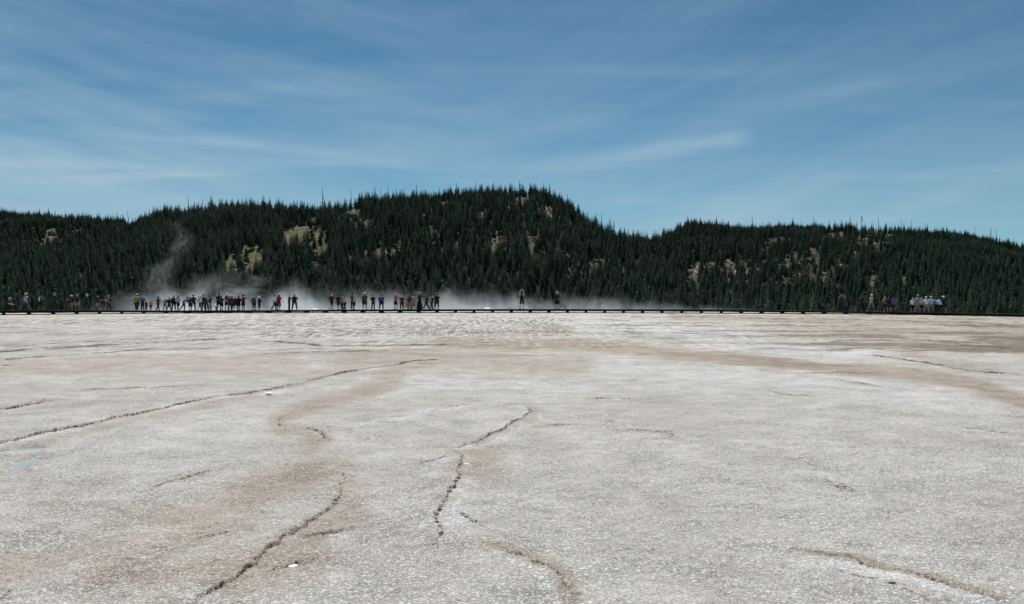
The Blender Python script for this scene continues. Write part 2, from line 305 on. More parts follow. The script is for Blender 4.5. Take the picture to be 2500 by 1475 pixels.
def make_ground():
    r = np.concatenate([[.02, .6, 1.5, 2.6, 3.5, 4.0], np.arange(4.3, 10, .0155), np.arange(10, 25, .037), np.arange(25, 104, .13), np.arange(104, 200, 2.5), np.geomspace(205, 6000, 40)])
    th = np.concatenate([np.linspace(-39.5, 39.5, 1250), np.linspace(44, 315.5, 60)])*math.pi/180
    RR, TH = np.meshgrid(r, th, indexing='ij'); X = RR*np.sin(TH); Y = RR*np.cos(TH)
    Z = ground_base(X, Y)
    u, v = proj(X, Y); front = (Y > 3.5) & (np.abs(X) < Y*1.0) & (Y < 120)
    v = np.where(front, v, 5000); u = np.where(front, u, -9999)
    nA = fbm(X, Y, .30, 5, 1); nB = fbm(X, Y, 1.1, 5, 21); nC = fbm(X, Y, 5.0, 4, 41)
    near = np.clip(Y/12.0, .25, 4)
    wobx = (fbm(X, Y, 2.2, 4, 5)-.5)*.16*near + (vnoise(X*14, Y*14, 8)-.5)*.05+(vnoise(X*37, Y*37, 18)-.5)*.03; woby = (fbm(X, Y, 2.2, 4, 6)-.5)*.16*near + (vnoise(X*14, Y*14, 9)-.5)*.05+(vnoise(X*37, Y*37, 19)-.5)*.03
    crack = np.zeros_like(X); lift = np.zeros_like(X); EW = np.zeros_like(X); EB = np.zeros_like(X)
    for k, (pts, h, wd, side) in enumerate(EDGES):
        dm = sum(gp(*q)[1] for q in pts)/len(pts); wd = max(wd*.62, .0017*dm, .00020*dm*dm if dm > 20 else 0)
        idx, d, sg, tt = edge_field(X, Y, pts, (wobx, woby))
        if len(d) == 0: continue
        lowside = np.where(up_ := (sg*side > 0), 0, 1)
        if dm < 22 and h > .008:
            rimw = .05+.004*dm; EW[idx] = np.maximum(EW[idx], .75*lowside*np.exp(-((d-rimw*1.3)/rimw)**2)*sstep(0, .15, np.minimum(tt, 1-tt)))
            EB[idx] = np.maximum(EB[idx], .75*np.exp(-(d/(.11+.010*dm))**2)*(.4+.6*lowside)*sstep(.3, .6, vnoise(X[idx]*1.1, Y[idx]*.7, 555+k)))
        taper = np.clip(np.minimum(tt, 1-tt)*9+.2, 0, 1); cmod = .40+.75*sstep(.30, .62, vnoise(tt*len(pts)*1.7, tt*0+k*3.1, 77)); jj = vnoise(X[idx]*9, Y[idx]*9, 31+k)
        up = sg*side > 0
        fall = .35 if wd < .06 else 2.0
        lift[idx] += .85*h*np.where(up, np.exp(-d/fall), 0)*sstep(0, wd*.6, d)*np.minimum(1, taper+.3)
        lift[idx] -= h*.15*taper*cmod*np.exp(-(d/(wd*.9))**2)
        wd2 = wd*(.35+.9*cmod)*(.6+.8*jj); core = np.exp(-(d/(wd2*.42))**2); halo = .50*np.exp(-(d/(wd*1.9))**2); crack[idx] = np.maximum(crack[idx], np.clip(taper*(.3+cmod), 0, 1)*np.maximum(core, halo))
    wv = (nB-.5)*10
    brown = np.zeros_like(X); white = np.zeros_like(X); wet = np.zeros_like(X)
    for pts, hw, s in BROWN: brown = np.maximum(brown, s*stroke(u, v, pts, hw, wv*hw/12))
    for pts, hw, s in WHITE: white = np.maximum(white, s*stroke(u, v, pts, hw, wv*hw/16))
    for pts, hw, s in WETR: wet = np.maximum(wet, s*stroke(u, v, pts, hw, wv*hw/18))
    brown = np.maximum(brown, EB); white = np.maximum(white, EW)
    # warm tint of the left foreground, pinkish apron on the right near the boardwalk
    fr = front.astype(float)
    brown = np.maximum(brown, fr*.30*sstep(1000, 300, u)*sstep(1050, 1260, v)*sstep(.38, .62, nA))
    brown = np.maximum(brown, fr*(.85*sstep(1650, 2150, u)*sstep(868, 845, v-(u-2200)*.03)*sstep(.25, .55, nA+(nB-.5)*.4)))
    brown = np.maximum(brown, fr*.28*sstep(1500, 900, u)*sstep(960, 900, v)*sstep(.35, .6, nA))
    # algae lines and painted shade of small terrace sides: contour lines of a warped field, strong in the far flats
    q = nA*9+nB*1.3
    ln = np.abs(q-np.round(q)); rim = np.exp(-(ln/.05)**2)*sstep(.42, .60, nC*.5+nB*.5)
    fz = np.clip(sstep(955, 850, v)*(.20+.8*sstep(1750, 2250, u)) + .55*np.exp(-((v-850)/14)**2)*sstep(1900, 1300, u)*sstep(300, 700, u) + .35*sstep(835, 800, v)*sstep(1400, 1550, u), 0, 1)*fr
    # two streaky sheets running across the flats
    st = fbm(X, Y, .5, 5, 61, .6); st2 = fbm(X*.35, Y, .8, 5, 71, .6)
    thr = np.interp(u, [0, 1700, 2200], [.585, .56, .53]); st3 = fbm(X*.30, Y*.75, .55, 5, 171, .62)
    streak = np.clip((st3-thr)/.035, 0, 1)*sstep(.36, .5, st)
    rim = np.maximum(rim*fz, streak*np.clip(fz*1.3+.25*sstep(880, 830, v)*fr, 0, 1))
    rim = np.maximum(rim, fr*.35*sstep(.60, .70, st2)*sstep(1000, 860, v))
    wet = np.maximum(wet, fr*.6*sstep(300, 500, u)*sstep(1500, 1350, u)*sstep(838, 815, v+wv*.5)); wet = np.maximum(wet, fr*.3*sstep(855, 840, v)); wet = np.clip(wet*(.5+.8*sstep(.3, .6, st)), 0, 1)
    q2 = fbm(X, Y*.8, .55, 5, 201)*7; l2 = np.abs(q2-np.round(q2)); minor = fr*np.exp(-(l2/(.012+.0012*Y))**2)*sstep(.56, .70, fbm(X, Y, .7, 4, 211))*.62*sstep(60, 30, Y); crack = np.maximum(crack, minor)
    near2 = sstep(60, 25, Y)
    rough = np.clip(wet*1.2, 0, 1); nD = fbm(X*1.6, Y*.8, 1.0, 3, 141)
    relief = (nA-.5)*.10*sstep(3, 9, Y)*near2 + (nB-.5)*.055 + (nC-.5)*.022 + rough*(nD-.5)*.09 + (nD-.5)*.03*sstep(15, 40, Y)
    small = np.where(front, (vnoise(X*16, Y*16, 90)-.5)*.010*sstep(40, 18, Y), 0)
    Z = Z + np.where(Y < 300, relief + small + lift, 0)
    Z = Z - .012*rim*fr
    for (cx, cy, rx, ry, a) in PUDS:
        gx, gy = gp(cx, cy); e = np.hypot((X-gx)*math.cos(a)+(Y-gy)*math.sin(a), 0)/rx; e2 = np.abs(-(X-gx)*math.sin(a)+(Y-gy)*math.cos(a))/ry
        m = sstep(1.7, .7, np.hypot(e, e2)+(nB-.5)*1.6)
        Z = Z*(1-m) + m*(-.026+(nC-.5)*.07+(nB-.5)*.03); wet = np.maximum(wet, m*.25)
    # the flats lie level under the boardwalk
    dd = deckD(np.clip(u, -900, 3300)); flat = sstep(6, 1.5, np.abs(Y-dd-1)); Z = np.where(front, Z*(1-flat)+flat*np.minimum(ground_base(X, Y), Z), Z)
    me = grid_mesh('ground', np.stack([X, Y, Z], -1), wrap=True)
    for nme, a in (('crack', crack), ('brown', brown), ('white', white), ('wet', wet), ('rim', rim)): fattr(me, nme, a)
    return me
PUDS = [(68, 1130, .15, .40, .2), (55, 1098, .30, .18, .3)]
def ground_material():
    m = bpy.data.materials.new('sinter_crust'); m.use_nodes = True; t = m.node_tree; b = t.nodes['Principled BSDF']
    tc = N(t, 'ShaderNodeTexCoord')
    def at(n): return N(t, 'ShaderNodeAttribute', attribute_name=n).outputs['Fac']
    def noi(sc, de, ro=.55, di=0.0, vec=None):
        n = N(t, 'ShaderNodeTexNoise', inp={'Scale': sc, 'Detail': de, 'Roughness': ro, 'Distortion': di}); L(t, vec or tc.outputs['Object'], n.inputs['Vector']); return n.outputs[0]
    brown, white, wet, crack, rim = at('brown'), at('white'), at('wet'), at('crack'), at('rim')
    big = noi(.55, 5); mid = noi(3.5, 6, .65); fine = noi(34, 5, .62, .8); fine2 = noi(90, 3, .6)
    base = mixc(t, ramp(t, big, [(.35, 0), (.65, 1)]), (.62, .59, .55), (.755, .726, .690))
    base = mixc(t, math_(t, 'MULTIPLY', ramp(t, mid, [(.42, 0), (.66, 1)]), .45), base, (.55, .505, .45))
    base = mixc(t, white, base, (.82, .82, .82))
    bfac = ramp(t, math_(t, 'ADD', brown, math_(t, 'ADD', math_(t, 'MULTIPLY', math_(t, 'SUBTRACT', noi(1.3, 7, .62, .5), .5), 1.1), math_(t, 'MULTIPLY', math_(t, 'SUBTRACT', noi(6, 4, .6), .5), .5))), [(.22, 0), (.42, .36), (.95, .82)])
    bcol = mixc(t, ramp(t, noi(1.7, 5), [(.35, 0), (.65, 1)]), (.53, .43, .34), (.44, .37, .295))
    base = mixc(t, bfac, base, bcol)
    mpw = N(t, 'ShaderNodeMapping'); mpw.inputs['Scale'].default_value = (3.2, .5, 1); L(t, tc.outputs['Object'], mpw.inputs[0])
    wn_ = noi(1.0, 5, .7, .4, mpw.outputs[0])
    wfac = math_(t, 'MULTIPLY', wet, ramp(t, wn_, [(.46, 0), (.53, 1)]), clamp=True)
    base = mixc(t, math_(t, 'MULTIPLY', wfac, 1.15, clamp=True), base, (.21, .195, .165))  # wet tone, plus shaded ripple sides put into the colour
    base = mixc(t, math_(t, 'MULTIPLY', wet, ramp(t, wn_, [(.36, .6), (.43, 0)])), base, (.85, .86, .86))  # sun glints on the wet crust painted as pale flecks
    # crust: little curled plates -> gaps between them, dirt and crevice shade put into the colour
    vec = N(t, 'ShaderNodeVectorMath', operation='ADD'); wn = N(t, 'ShaderNodeTexNoise', inp={'Scale': 60, 'Detail': 2}); L(t, tc.outputs['Object'], wn.inputs['Vector'])
    sc_ = N(t, 'ShaderNodeVectorMath', operation='SCALE'); sc_.inputs[3].default_value = .016; L(t, wn.outputs[1], sc_.inputs[0]); L(t, tc.outputs['Object'], vec.inputs[0]); L(t, sc_.outputs[0], vec.inputs[1])
    gap = math_(t, 'ABSOLUTE', math_(t, 'SUBTRACT', noi(32, 4, .6, .6, vec.outputs[0]), .5))
    gapm = ramp(t, gap, [(0, 1), (.03, .85), (.075, 0)])
    thick = ramp(t, noi(1.6, 4, .6), [(.32, .12), (.66, 1)])
    gapf = math_(t, 'MULTIPLY', math_(t, 'MULTIPLY', gapm, thick), .78)
    gcol = mixc(t, brown, (.20, .19, .165), (.17, .13, .09))
    base = mixc(t, gapf, base, gcol)
    crevice = ramp(t, fine, [(.30, .62), (.50, 1.0), (.72, 1.06)])  # shade in the hollows of the bump, painted into the colour
    base = mixc(t, 1.0, base, crevice, 'MULTIPLY')
    rimf = math_(t, 'MULTIPLY', rim, ramp(t, mid, [(.3, .5), (.6, 1)]), clamp=True)
    base = mixc(t, math_(t, 'MULTIPLY', rimf, .85), base, mixc(t, brown, (.15, .14, .115), (.15, .105, .07)))
    ck = math_(t, 'SUBTRACT', math_(t, 'MULTIPLY', crack, 1.25), math_(t, 'MULTIPLY', ramp(t, noi(24, 5, .7, .8), [(.36, 0), (.60, 1)]), .75), clamp=True)
    base = mixc(t, ramp(t, ck, [(.12, 0), (.42, 1)]), base, mixc(t, ramp(t, noi(12, 3), [(.4, 0), (.6, 1)]), (.06, .05, .04), (.20, .165, .125)))
    L(t, base, b.inputs['Base Color'])
    L(t, ramp(t, wet, [(0, .92), (.8, .72)]), b.inputs['Roughness']); b.inputs['Specular IOR Level'].default_value = .25
    L(t, ramp(t, wet, [(0, .18), (.5, .22)]), b.inputs['Specular IOR Level'])
    hgt = math_(t, 'ADD', math_(t, 'ADD', math_(t, 'MULTIPLY', fine, .9), math_(t, 'MULTIPLY', fine2, .35)), math_(t, 'ADD', math_(t, 'MULTIPLY', mid, .8), math_(t, 'MULTIPLY', gapm, -.22)))
    bm = N(t, 'ShaderNodeBump', inp={'Strength': 1.0, 'Distance': .025}); L(t, hgt, bm.inputs['Height']); L(t, bm.outputs[0], b.inputs['Normal'])
    return m
gme = make_ground(); gme.materials.append(ground_material())
ground = link('ground', gme); tag(ground, kind='structure')
# shallow puddles lying in hollows of the crust
wm = mat('puddle_water', (.36, .365, .365), .2, .3)
t = wm.node_tree; n_ = N(t, 'ShaderNodeTexNoise', inp={'Scale': 5, 'Detail': 3}); tcx = N(t, 'ShaderNodeTexCoord'); L(t, tcx.outputs['Object'], n_.inputs['Vector'])
bmp = N(t, 'ShaderNodeBump', inp={'Strength': .12, 'Distance': .01}); L(t, n_.outputs[0], bmp.inputs['Height']); L(t, bmp.outputs[0], t.nodes['Principled BSDF'].inputs['Normal'])
for (cx, cy, rx, ry, a) in PUDS:
    gx, gy = gp(cx, cy); vs = [(0, 0, 0)]; n = 90
    for k in range(n):
        q = 2*math.pi*k/n; rr = .75+.9*float(fbm(np.array([math.cos(q)*2.6+cx]), np.array([math.sin(q)*2.6]), 1.0, 5, 9)[0])+.35*(float(vnoise(np.array([q*6]), np.array([cx]), 3)[0])-.5)
        x, y = rx*rr*math.cos(q), ry*rr*math.sin(q); vs.append((x*math.cos(a)-y*math.sin(a), x*math.sin(a)+y*math.cos(a), 0))
    o = link('puddle', pmesh('puddle', vs, [(0, 1+k, 1+(k+1) % n) for k in range(n)]), None, wm); o.location = (gx, gy, -.016); tag(o, kind='structure')
# ------------------------------------------------------------------ wooded hills
RU = np.array([-900,-300,0,60,120,200,260,320,360,400,440,480,560,620,700,780,830,900,950,1000,1080,1150,1200,1280,1330,1380,1440,1500,1560,1600,1640,1700,1750,1800,1900,2000,2050,2100,2150,2200,2300,2400,2500,2700,3300], float)
RYT = np.array([500,514,522,526,529,532,535,535,524,510,508,502,494,492,499,505,494,478,480,472,467,464,460,459,467,490,532,560,572,574,563,534,539,545,546,548,546,549,556,559,564,583,600,612,640], float)
RYT = RYT+np.interp(RU, [0,120,200,260,320,360,400,440,560,780,900,950,1150,1300,1380,1440,1500,1560,1640,1800,2000,2200,2400,2500],[20,20,18,19,15,7,5,8,5,8,11,16,13,13,8,7,8,4,10,9,10,12,13,15])
RTR = np.array([9,9,9,9,9,10,12,14,20,24,24,24,24,24,22,22,24,26,26,26,26,25,25,24,24,24,22,22,22,22,20,14,13,12,12,12,12,12,11,10,9,9,9,9,9], float)  # tree height at the ridge, px
RD = np.array([1250,1250,1250,1250,1230,1180,1050,900,800,740,730,730,730,730,740,740,730,700,700,690,690,690,690,690,690,680,680,690,700,720,780,900,930,960,1000,1000,1000,1000,1050,1080,1150,1200,1250,1300,1300], float)
HB = 318.0; FLOOR = -8.6
def ridgeH(u):
    D = np.interp(u, RU, RD); y = np.interp(u, RU, RYT)+np.interp(u, RU, RTR)*.80
    return D, (HOR-y)/F*D+CAMH
def hill_z(X, D):
    u = 1250+F*X/D; Dr, Hr = ridgeH(np.clip(u, -900, 3300)); t = (D-HB)/(Dr-HB)
    tc_ = np.clip(t, 0, 1); s = .35*tc_+.65*(1-(1-tc_)**1.75)
    rib = (fbm(X, D*.45, .012, 4, 301)-.5)*34 + (fbm(X, D, .05, 3, 311)-.5)*7
    z = FLOOR+(Hr-FLOOR)*s + rib*np.sin(np.pi*tc_)**.9*np.clip((Dr-HB)/400, 0, 1)
    return np.where(t > 1, z-(t-1)*(Dr-HB)*.28, z)
# openings in the forest: (x0, y0, x1, y1, tree removal, colour key) in photo px
OPEN = [(685,552,780,600,.93,1),(745,535,775,553,.9,2),(592,598,640,655,.95,0),(548,628,582,668,.97,0),(765,570,800,625,.8,1),(825,512,882,545,.9,2),(880,540,910,556,.8,1),
 (112,560,140,585,.8,1),(180,548,210,570,.6,2),(1196,470,1300,512,.72,2),(1310,500,1350,530,.6,1),(1350,520,1420,570,.45,1),(1420,545,1500,590,.5,1),(1545,560,1580,580,.9,2),(1200,575,1240,612,.8,1),(1290,590,1330,625,.6,1),
 (1434,632,1482,662,.95,1),(1370,655,1400,680,.6,1),(1500,640,1560,690,.45,1),(1676,655,1705,682,.95,2),(1700,640,1750,662,.7,2),(1760,640,1800,690,.8,2),(1840,610,1880,640,.3,1),
 (2005,564,2060,582,.75,2),(2085,558,2180,600,.78,2),(1900,600,1960,700,.5,1),(1960,600,2010,700,.45,1),(2030,610,2110,640,.5,1),(2000,665,2040,692,.85,1),(2120,660,2150,700,.8,1),(2195,675,2215,695,.7,1),
 (300,560,330,585,.5,1),(640,520,670,545,.3,2),(895,600,960,640,.35,1),(930,570,1000,620,.35,1),(1040,500,1100,560,.3,1),(1080,560,1130,640,.3,1),(1250,520,1350,600,.45,1),(1690,540,1740,560,.4,1),(480,500,520,520,.5,2),(745,640,790,665,.7,1),(1130,520,1220,600,.3,1),(2200,600,2260,640,.3,1)]
def open_mask(u, v, extra):
    p = np.zeros_like(u); key = np.zeros_like(u)
    for (x0, y0, x1, y1, pr, k) in OPEN:
        cx, cy = (x0+x1)/2, (y0+y1+extra)/2; rx, ry = (x1-x0)/2+2, (y1-y0+extra)/2+2
        e = ((u-cx)/rx)**4+((v-cy)/ry)**4; m = pr*np.clip(1.35-e, 0, 1)
        key = np.where(m > p, k, key); p = np.maximum(p, m)
    return p, key
def make_hills():
    us = np.linspace(-900, 3300, 640); tt = np.concatenate([np.linspace(-.03, 1.0, 240), np.linspace(1.02, 1.9, 20)])
    T, U = np.meshgrid(tt, us, indexing='ij'); Dr, _ = ridgeH(U); D = HB+T*(Dr-HB); X = (U-1250)/F*D
    Z = hill_z(X, D); Z = np.where(T < 0, FLOOR-1.5, Z)
    Z = Z+np.where(T > .02, (fbm(X, D, .16, 3, 333)-.5)*2.2, 0)
    me = grid_mesh('hills', np.stack([X, D, Z], -1))
    u, v = proj(X, D, Z); p, k = open_mask(u, v, np.zeros_like(u)); so = sstep(.64, .69, fbm(X, D*.8, .065, 3, 808))*sstep(-20, 30, D-400)*np.interp(u, [0, 600, 900, 2200, 2300], [.5, .5, .9, .9, .2]); k = np.where(so > p, (fbm(X, D, .02, 2, 12) > .5)*2.0, k); p = np.maximum(p, so)
    fattr(me, 'open_', p); fattr(me, 'okey', k); return me
hm = bpy.data.materials.new('hill_ground'); hm.use_nodes = True; t = hm.node_tree; b = t.nodes['Principled BSDF']; b.inputs['Roughness'].default_value = .95; b.inputs['Specular IOR Level'].default_value = .1
tcx = N(t, 'ShaderNodeTexCoord')
def hn(sc, de): 
    n = N(t, 'ShaderNodeTexNoise', inp={'Scale': sc, 'Detail': de, 'Roughness': .6}); L(t, tcx.outputs['Object'], n.inputs['Vector']); return n.outputs[0]
n1 = hn(.09, 6); n2 = hn(.5, 5)
duff = mixc(t, ramp(t, n1, [(.35, 0), (.65, 1)]), (.018, .024, .014), (.042, .040, .026))
ok = N(t, 'ShaderNodeAttribute', attribute_name='okey').outputs['Fac']; op = N(t, 'ShaderNodeAttribute', attribute_name='open_').outputs['Fac']
grass = mixc(t, ramp(t, n2, [(.35, 0), (.65, 1)]), (.085, .088, .035), (.14, .135, .062))
rock = mixc(t, ramp(t, n2, [(.35, 0), (.65, 1)]), (.085, .07, .052), (.15, .125, .095))
opc = mixc(t, math_(t, 'MULTIPLY', ok, .5, clamp=True), grass, rock)
L(t, mixc(t, ramp(t, math_(t, 'ADD', op, math_(t, 'MULTIPLY', math_(t, 'SUBTRACT', n2, .5), .8)), [(.42, 0), (.72, 1)]), duff, opc), b.inputs['Base Color'])
bp = N(t, 'ShaderNodeBump', inp={'Strength': .9, 'Distance': 1.6}); L(t, n2, bp.inputs['Height']); L(t, bp.outputs[0], b.inputs['Normal'])
hme = make_hills(); hme.materials.append(hm); hills = link('hills', hme); tag(hills, kind='structure')
# ------------------------------------------------------------------ pines
bark = var_mat('pine_bark', (.085, .068, .052), .9, .3, 3)
def leaf_mat(name, lo, hi):
    m = bpy.data.materials.new(name); m.use_nodes = True; t = m.node_tree; b = t.nodes['Principled BSDF']
    b.inputs['Roughness'].default_value = .8; b.inputs['Specular IOR Level'].default_value = .12
    oi = N(t, 'ShaderNodeObjectInfo'); tcn = N(t, 'ShaderNodeTexCoord'); n = N(t, 'ShaderNodeTexNoise', inp={'Scale': 1.3, 'Detail': 3}); L(t, tcn.outputs['Object'], n.inputs['Vector'])
    f = math_(t, 'ADD', math_(t, 'MULTIPLY', oi.outputs['Random'], .65), math_(t, 'MULTIPLY', n.outputs[0], .45))
    L(t, ramp(t, f, [(.15, lo), (.6, tuple(a*.62+b*.38 for a, b in zip(lo, hi))), (.95, hi)]), b.inputs['Base Color']); return m
needle = leaf_mat('pine_needles', (.016, .042, .036), (.105, .165, .085))
def pine_mesh(h, w, seed, full=1.0, lod=1.0):
    rd = random.Random(seed); tr = MB(); cr = MB()
    lean = (rd.uniform(-.02, .02)*h, rd.uniform(-.02, .02)*h)
    tr.tube([(0, 0, -.5), (lean[0]*.3, lean[1]*.3, h*.35), (lean[0]*.7, lean[1]*.7, h*.7), (lean[0], lean[1], h*.985)], [h*.014, h*.011, h*.007, h*.001], 6)
    z0 = rd.uniform(.06, .20)*h; nw = int((h*2.6)*lod); 
    for i in range(nw):
        q = i/(nw-1); z = z0+(h*.985-z0)*q
        prof = (1-q)**.75*(.55+.45*min(1, q*5+.2)); rad = w*.5*prof*rd.uniform(.72, 1.22)+.20*(1-q*.6)
        nb = max(4, int(7*(1-q*.45)*full)); a0 = rd.uniform(0, 6.28)
        cx, cy = lean[0]*z/h, lean[1]*z/h
        for k in range(nb):
            a = a0+6.283*k/nb+rd.uniform(-.35, .35); r = rad*rd.uniform(.6, 1.2); dr = r*rd.uniform(.15, .5)*(1.1-q); wd = r*rd.uniform(.28, .45)+.05
            if rd.random() < .07: continue
            ca, sa = math.cos(a), math.sin(a)
            tip = Vector((cx+ca*r, cy+sa*r, z-dr)); m1 = Vector((cx+ca*r*.55-sa*wd*.5, cy+sa*r*.55+ca*wd*.5, z-dr*.25)); m2 = Vector((cx+ca*r*.55+sa*wd*.5, cy+sa*r*.55-ca*wd*.5, z-dr*.25))
            b0 = Vector((cx, cy, z+.12)); lo_ = Vector((cx+ca*r*.5, cy+sa*r*.5, z-dr*.5-wd*.45))
            cr.add([b0, m1, tip, m2, lo_], [(0, 1, 2), (0, 2, 3), (0, 4, 2)])
    cr.tube([(lean[0]*.93, lean[1]*.93, h*.93), (lean[0], lean[1], h)], [.14, .02], 4)
    return tr.mesh('trunk'), cr.mesh('crown', False)
PROTO = []
for k, (h, w, fu) in enumerate([(12, 4.3, 1.0), (10.5, 3.9, 1.0), (11.5, 3.3, .9), (9, 3.9, 1.1), (12.5, 4.8, 1.0), (7.5, 3.1, 1.0)]):
    a, c = pine_mesh(h, w, 50+k, fu); a.materials.append(bark); c.materials.append(needle); PROTO.append((h, w, a, c))
# candidate positions on a jittered grid
pts = []
D = 300.0
while D < 1330:
    sp = 3.5 if D < 900 else 5.2; x0, x1 = -(1700/F)*D, (1700/F)*D
    n = int((x1-x0)/sp); xs = x0+(np.arange(n)+.5)*sp+rng.uniform(-.48, .48, n)*sp; ds = D+rng.uniform(-.5, .5, n)*4.4
    pts.append(np.stack([xs, ds], -1)); D += 4.0 if D < 900 else 6
pts = np.concatenate(pts); X, D = pts[:, 0], pts[:, 1]
u = 1250+F*X/D; Dr, Hr = ridgeH(u); Zt = np.where(D > HB-3, hill_z(X, np.maximum(D, HB-3)), FLOOR+.3); Zt = np.maximum(Zt, np.where(D < HB+2, -8.0, -99))
keep = (D < Dr+14) & (D > 304)
ht = rng.uniform(.6, 1.0, len(X))+rng.random(len(X))**3*.38
px1, py1 = proj(X, D, Zt); hp = 10.5*ht*F/D
p, _ = open_mask(px1, py1, np.minimum(hp, 36)*.5)
sopen = sstep(.655, .70, fbm(X, D*.8, .065, 3, 808))*np.interp(px1, [0, 600, 900, 2200, 2300], [.35, .35, .85, .85, .15])*sstep(330, 400, D); p = np.maximum(p, sopen)
thin = .04+.16*sstep(.50, .66, fbm(X, D, .035, 3, 404))
nearr = np.clip((Dr-D-4)/22, 0, 1); big = (Dr < 850)&(nearr < 1); ht = np.where(big, ht*rng.uniform(.65, 1.3, len(X)), ht); thin = np.where(big, .79, thin); ht = np.where(big, ht*1.12, ht)
keep &= rng.random(len(X)) > np.maximum(p, thin)
X, D, Zt, ht, hp, px1, Dr = (a[keep] for a in (X, D, Zt, ht, hp, px1, Dr))
# far hills carry an even canopy of smaller trees with a few tall ones standing out
far_ = Dr[:] > 860
ht = np.where(far_ & (Dr-D < 160), ht*np.where(rng.random(len(X)) < .035, 1.1, .52), ht)
ht = np.where(D > 1000, ht*.88, ht); ht = ht*np.interp(px1, [0, 330, 400, 1600, 1700, 2600], [.85, .95, 1, 1, .85, .85])
rise = np.interp(Dr-D, [0, 30], [1.0, 1.0])
pid = rng.integers(0, 5, len(X)); pid = np.where(rng.random(len(X)) < .18, 5, pid); rot = rng.uniform(0, 6.28, len(X))
inview = (px1 > 5) & (px1 < 2495)
app = np.where(inview, hp*ht*(D < 352), 0)*(.8+.4*rng.random(len(X))); near_idx = np.argsort(-app)[:300]
isnear = np.zeros(len(X), bool); isnear[near_idx] = True
def place_word(px):
    return ('far left past the boardwalk' if px < 300 else 'behind the thick left steam' if px < 760 else 'behind the middle steam' if px < 1110 else
            'behind the two lone people' if px < 1450 else 'behind the thin blue steam' if px < 1900 else 'behind the right hand groups' if px < 2330 else 'right of all the people')
protos = {}
for i in near_idx:
    k = int(pid[i]); h, w, a, c = PROTO[k]; sc = float(ht[i])
    r = empty('pine_tree', (float(X[i]), float(D[i]), float(Zt[i])), float(rot[i])); r.scale = (sc, sc, sc)
    H = h*sc; size = 'tallest' if H > 13 else 'tall' if H > 11 else 'middling' if H > 8.5 else 'short'
    form = ['full', 'slender', 'thin narrow', 'stout', 'broad', 'young'][k]
    tag(r, f'{size} {form} dark pine at the hill foot, {place_word(px1[i])}', 'tree', 'pine trees at the foot of the hills')
    if k not in protos:
        to = bpy.data.objects.new('trunk', a); co = bpy.data.objects.new('crown', c); protos[k] = (to, co)
    else: to, co = protos[k][0].copy(), protos[k][1].copy()
    for o in (to, co): COL.objects.link(o); o.parent = r
# the rest of the wood: one object, instances on points
rest = ~isnear
pm = bpy.data.meshes.new('pine_forest'); n = int(rest.sum()); pm.vertices.add(n)
pm.vertices.foreach_set('co', np.stack([X[rest], D[rest], Zt[rest]], -1).astype(np.float32).reshape(-1))
fattr(pm, 'tsc', ht[rest]); fattr(pm, 'trot', rot[rest])
at = pm.attributes.new('tid', 'INT', 'POINT'); at.data.foreach_set('value', pid[rest].astype(np.int32)); pm.update()
forest = link('pine_forest', pm); tag(forest, 'dense dark pine forest covering the hills behind the steam', 'forest', kind='stuff')
ng = bpy.data.node_groups.new('forest_points', 'GeometryNodeTree')
ng.interface.new_socket('Geometry', in_out='INPUT', socket_type='NodeSocketGeometry'); ng.interface.new_socket('Geometry', in_out='OUTPUT', socket_type='NodeSocketGeometry')
gi = ng.nodes.new('NodeGroupInput'); go = ng.nodes.new('NodeGroupOutput')
iop = ng.nodes.new('GeometryNodeInstanceOnPoints'); g2i = ng.nodes.new('GeometryNodeGeometryToInstance')
for k in reversed(range(6)):
    h, w, a, c = PROTO[k]
    whole = bpy.data.meshes.new('pine'); bmx = bmesh.new(); bmx.from_mesh(a)
    nb = len(bmx.faces); bmx.from_mesh(c)
    bmx.faces.ensure_lookup_table()
    for f in bmx.faces[nb:]: f.material_index = 1
    bmx.to_mesh(whole); bmx.free(); whole.materials.append(bark); whole.materials.append(needle)
    po = bpy.data.objects.new('pine_source', whole)
    oi = ng.nodes.new('GeometryNodeObjectInfo'); oi.inputs['Object'].default_value = po; oi.inputs['As Instance'].default_value = True
    ng.links.new(oi.outputs['Geometry'], g2i.inputs[0])
def named(nm, ty):
    n = ng.nodes.new('GeometryNodeInputNamedAttribute'); n.data_type = ty; n.inputs['Name'].default_value = nm; return n.outputs['Attribute']
ng.links.new(gi.outputs[0], iop.inputs['Points']); ng.links.new(g2i.outputs[0], iop.inputs['Instance'])
iop.inputs['Pick Instance'].default_value = True; ng.links.new(named('tid', 'INT'), iop.inputs['Instance Index'])
cx = ng.nodes.new('ShaderNodeCombineXYZ'); ng.links.new(named('trot', 'FLOAT'), cx.inputs[2]); ng.links.new(cx.outputs[0], iop.inputs['Rotation'])
ng.links.new(named('tsc', 'FLOAT'), iop.inputs['Scale']); ng.links.new(iop.outputs[0], go.inputs[0])
md = forest.modifiers.new('points', 'NODES'); md.node_group = ng
print('TREES', len(X))
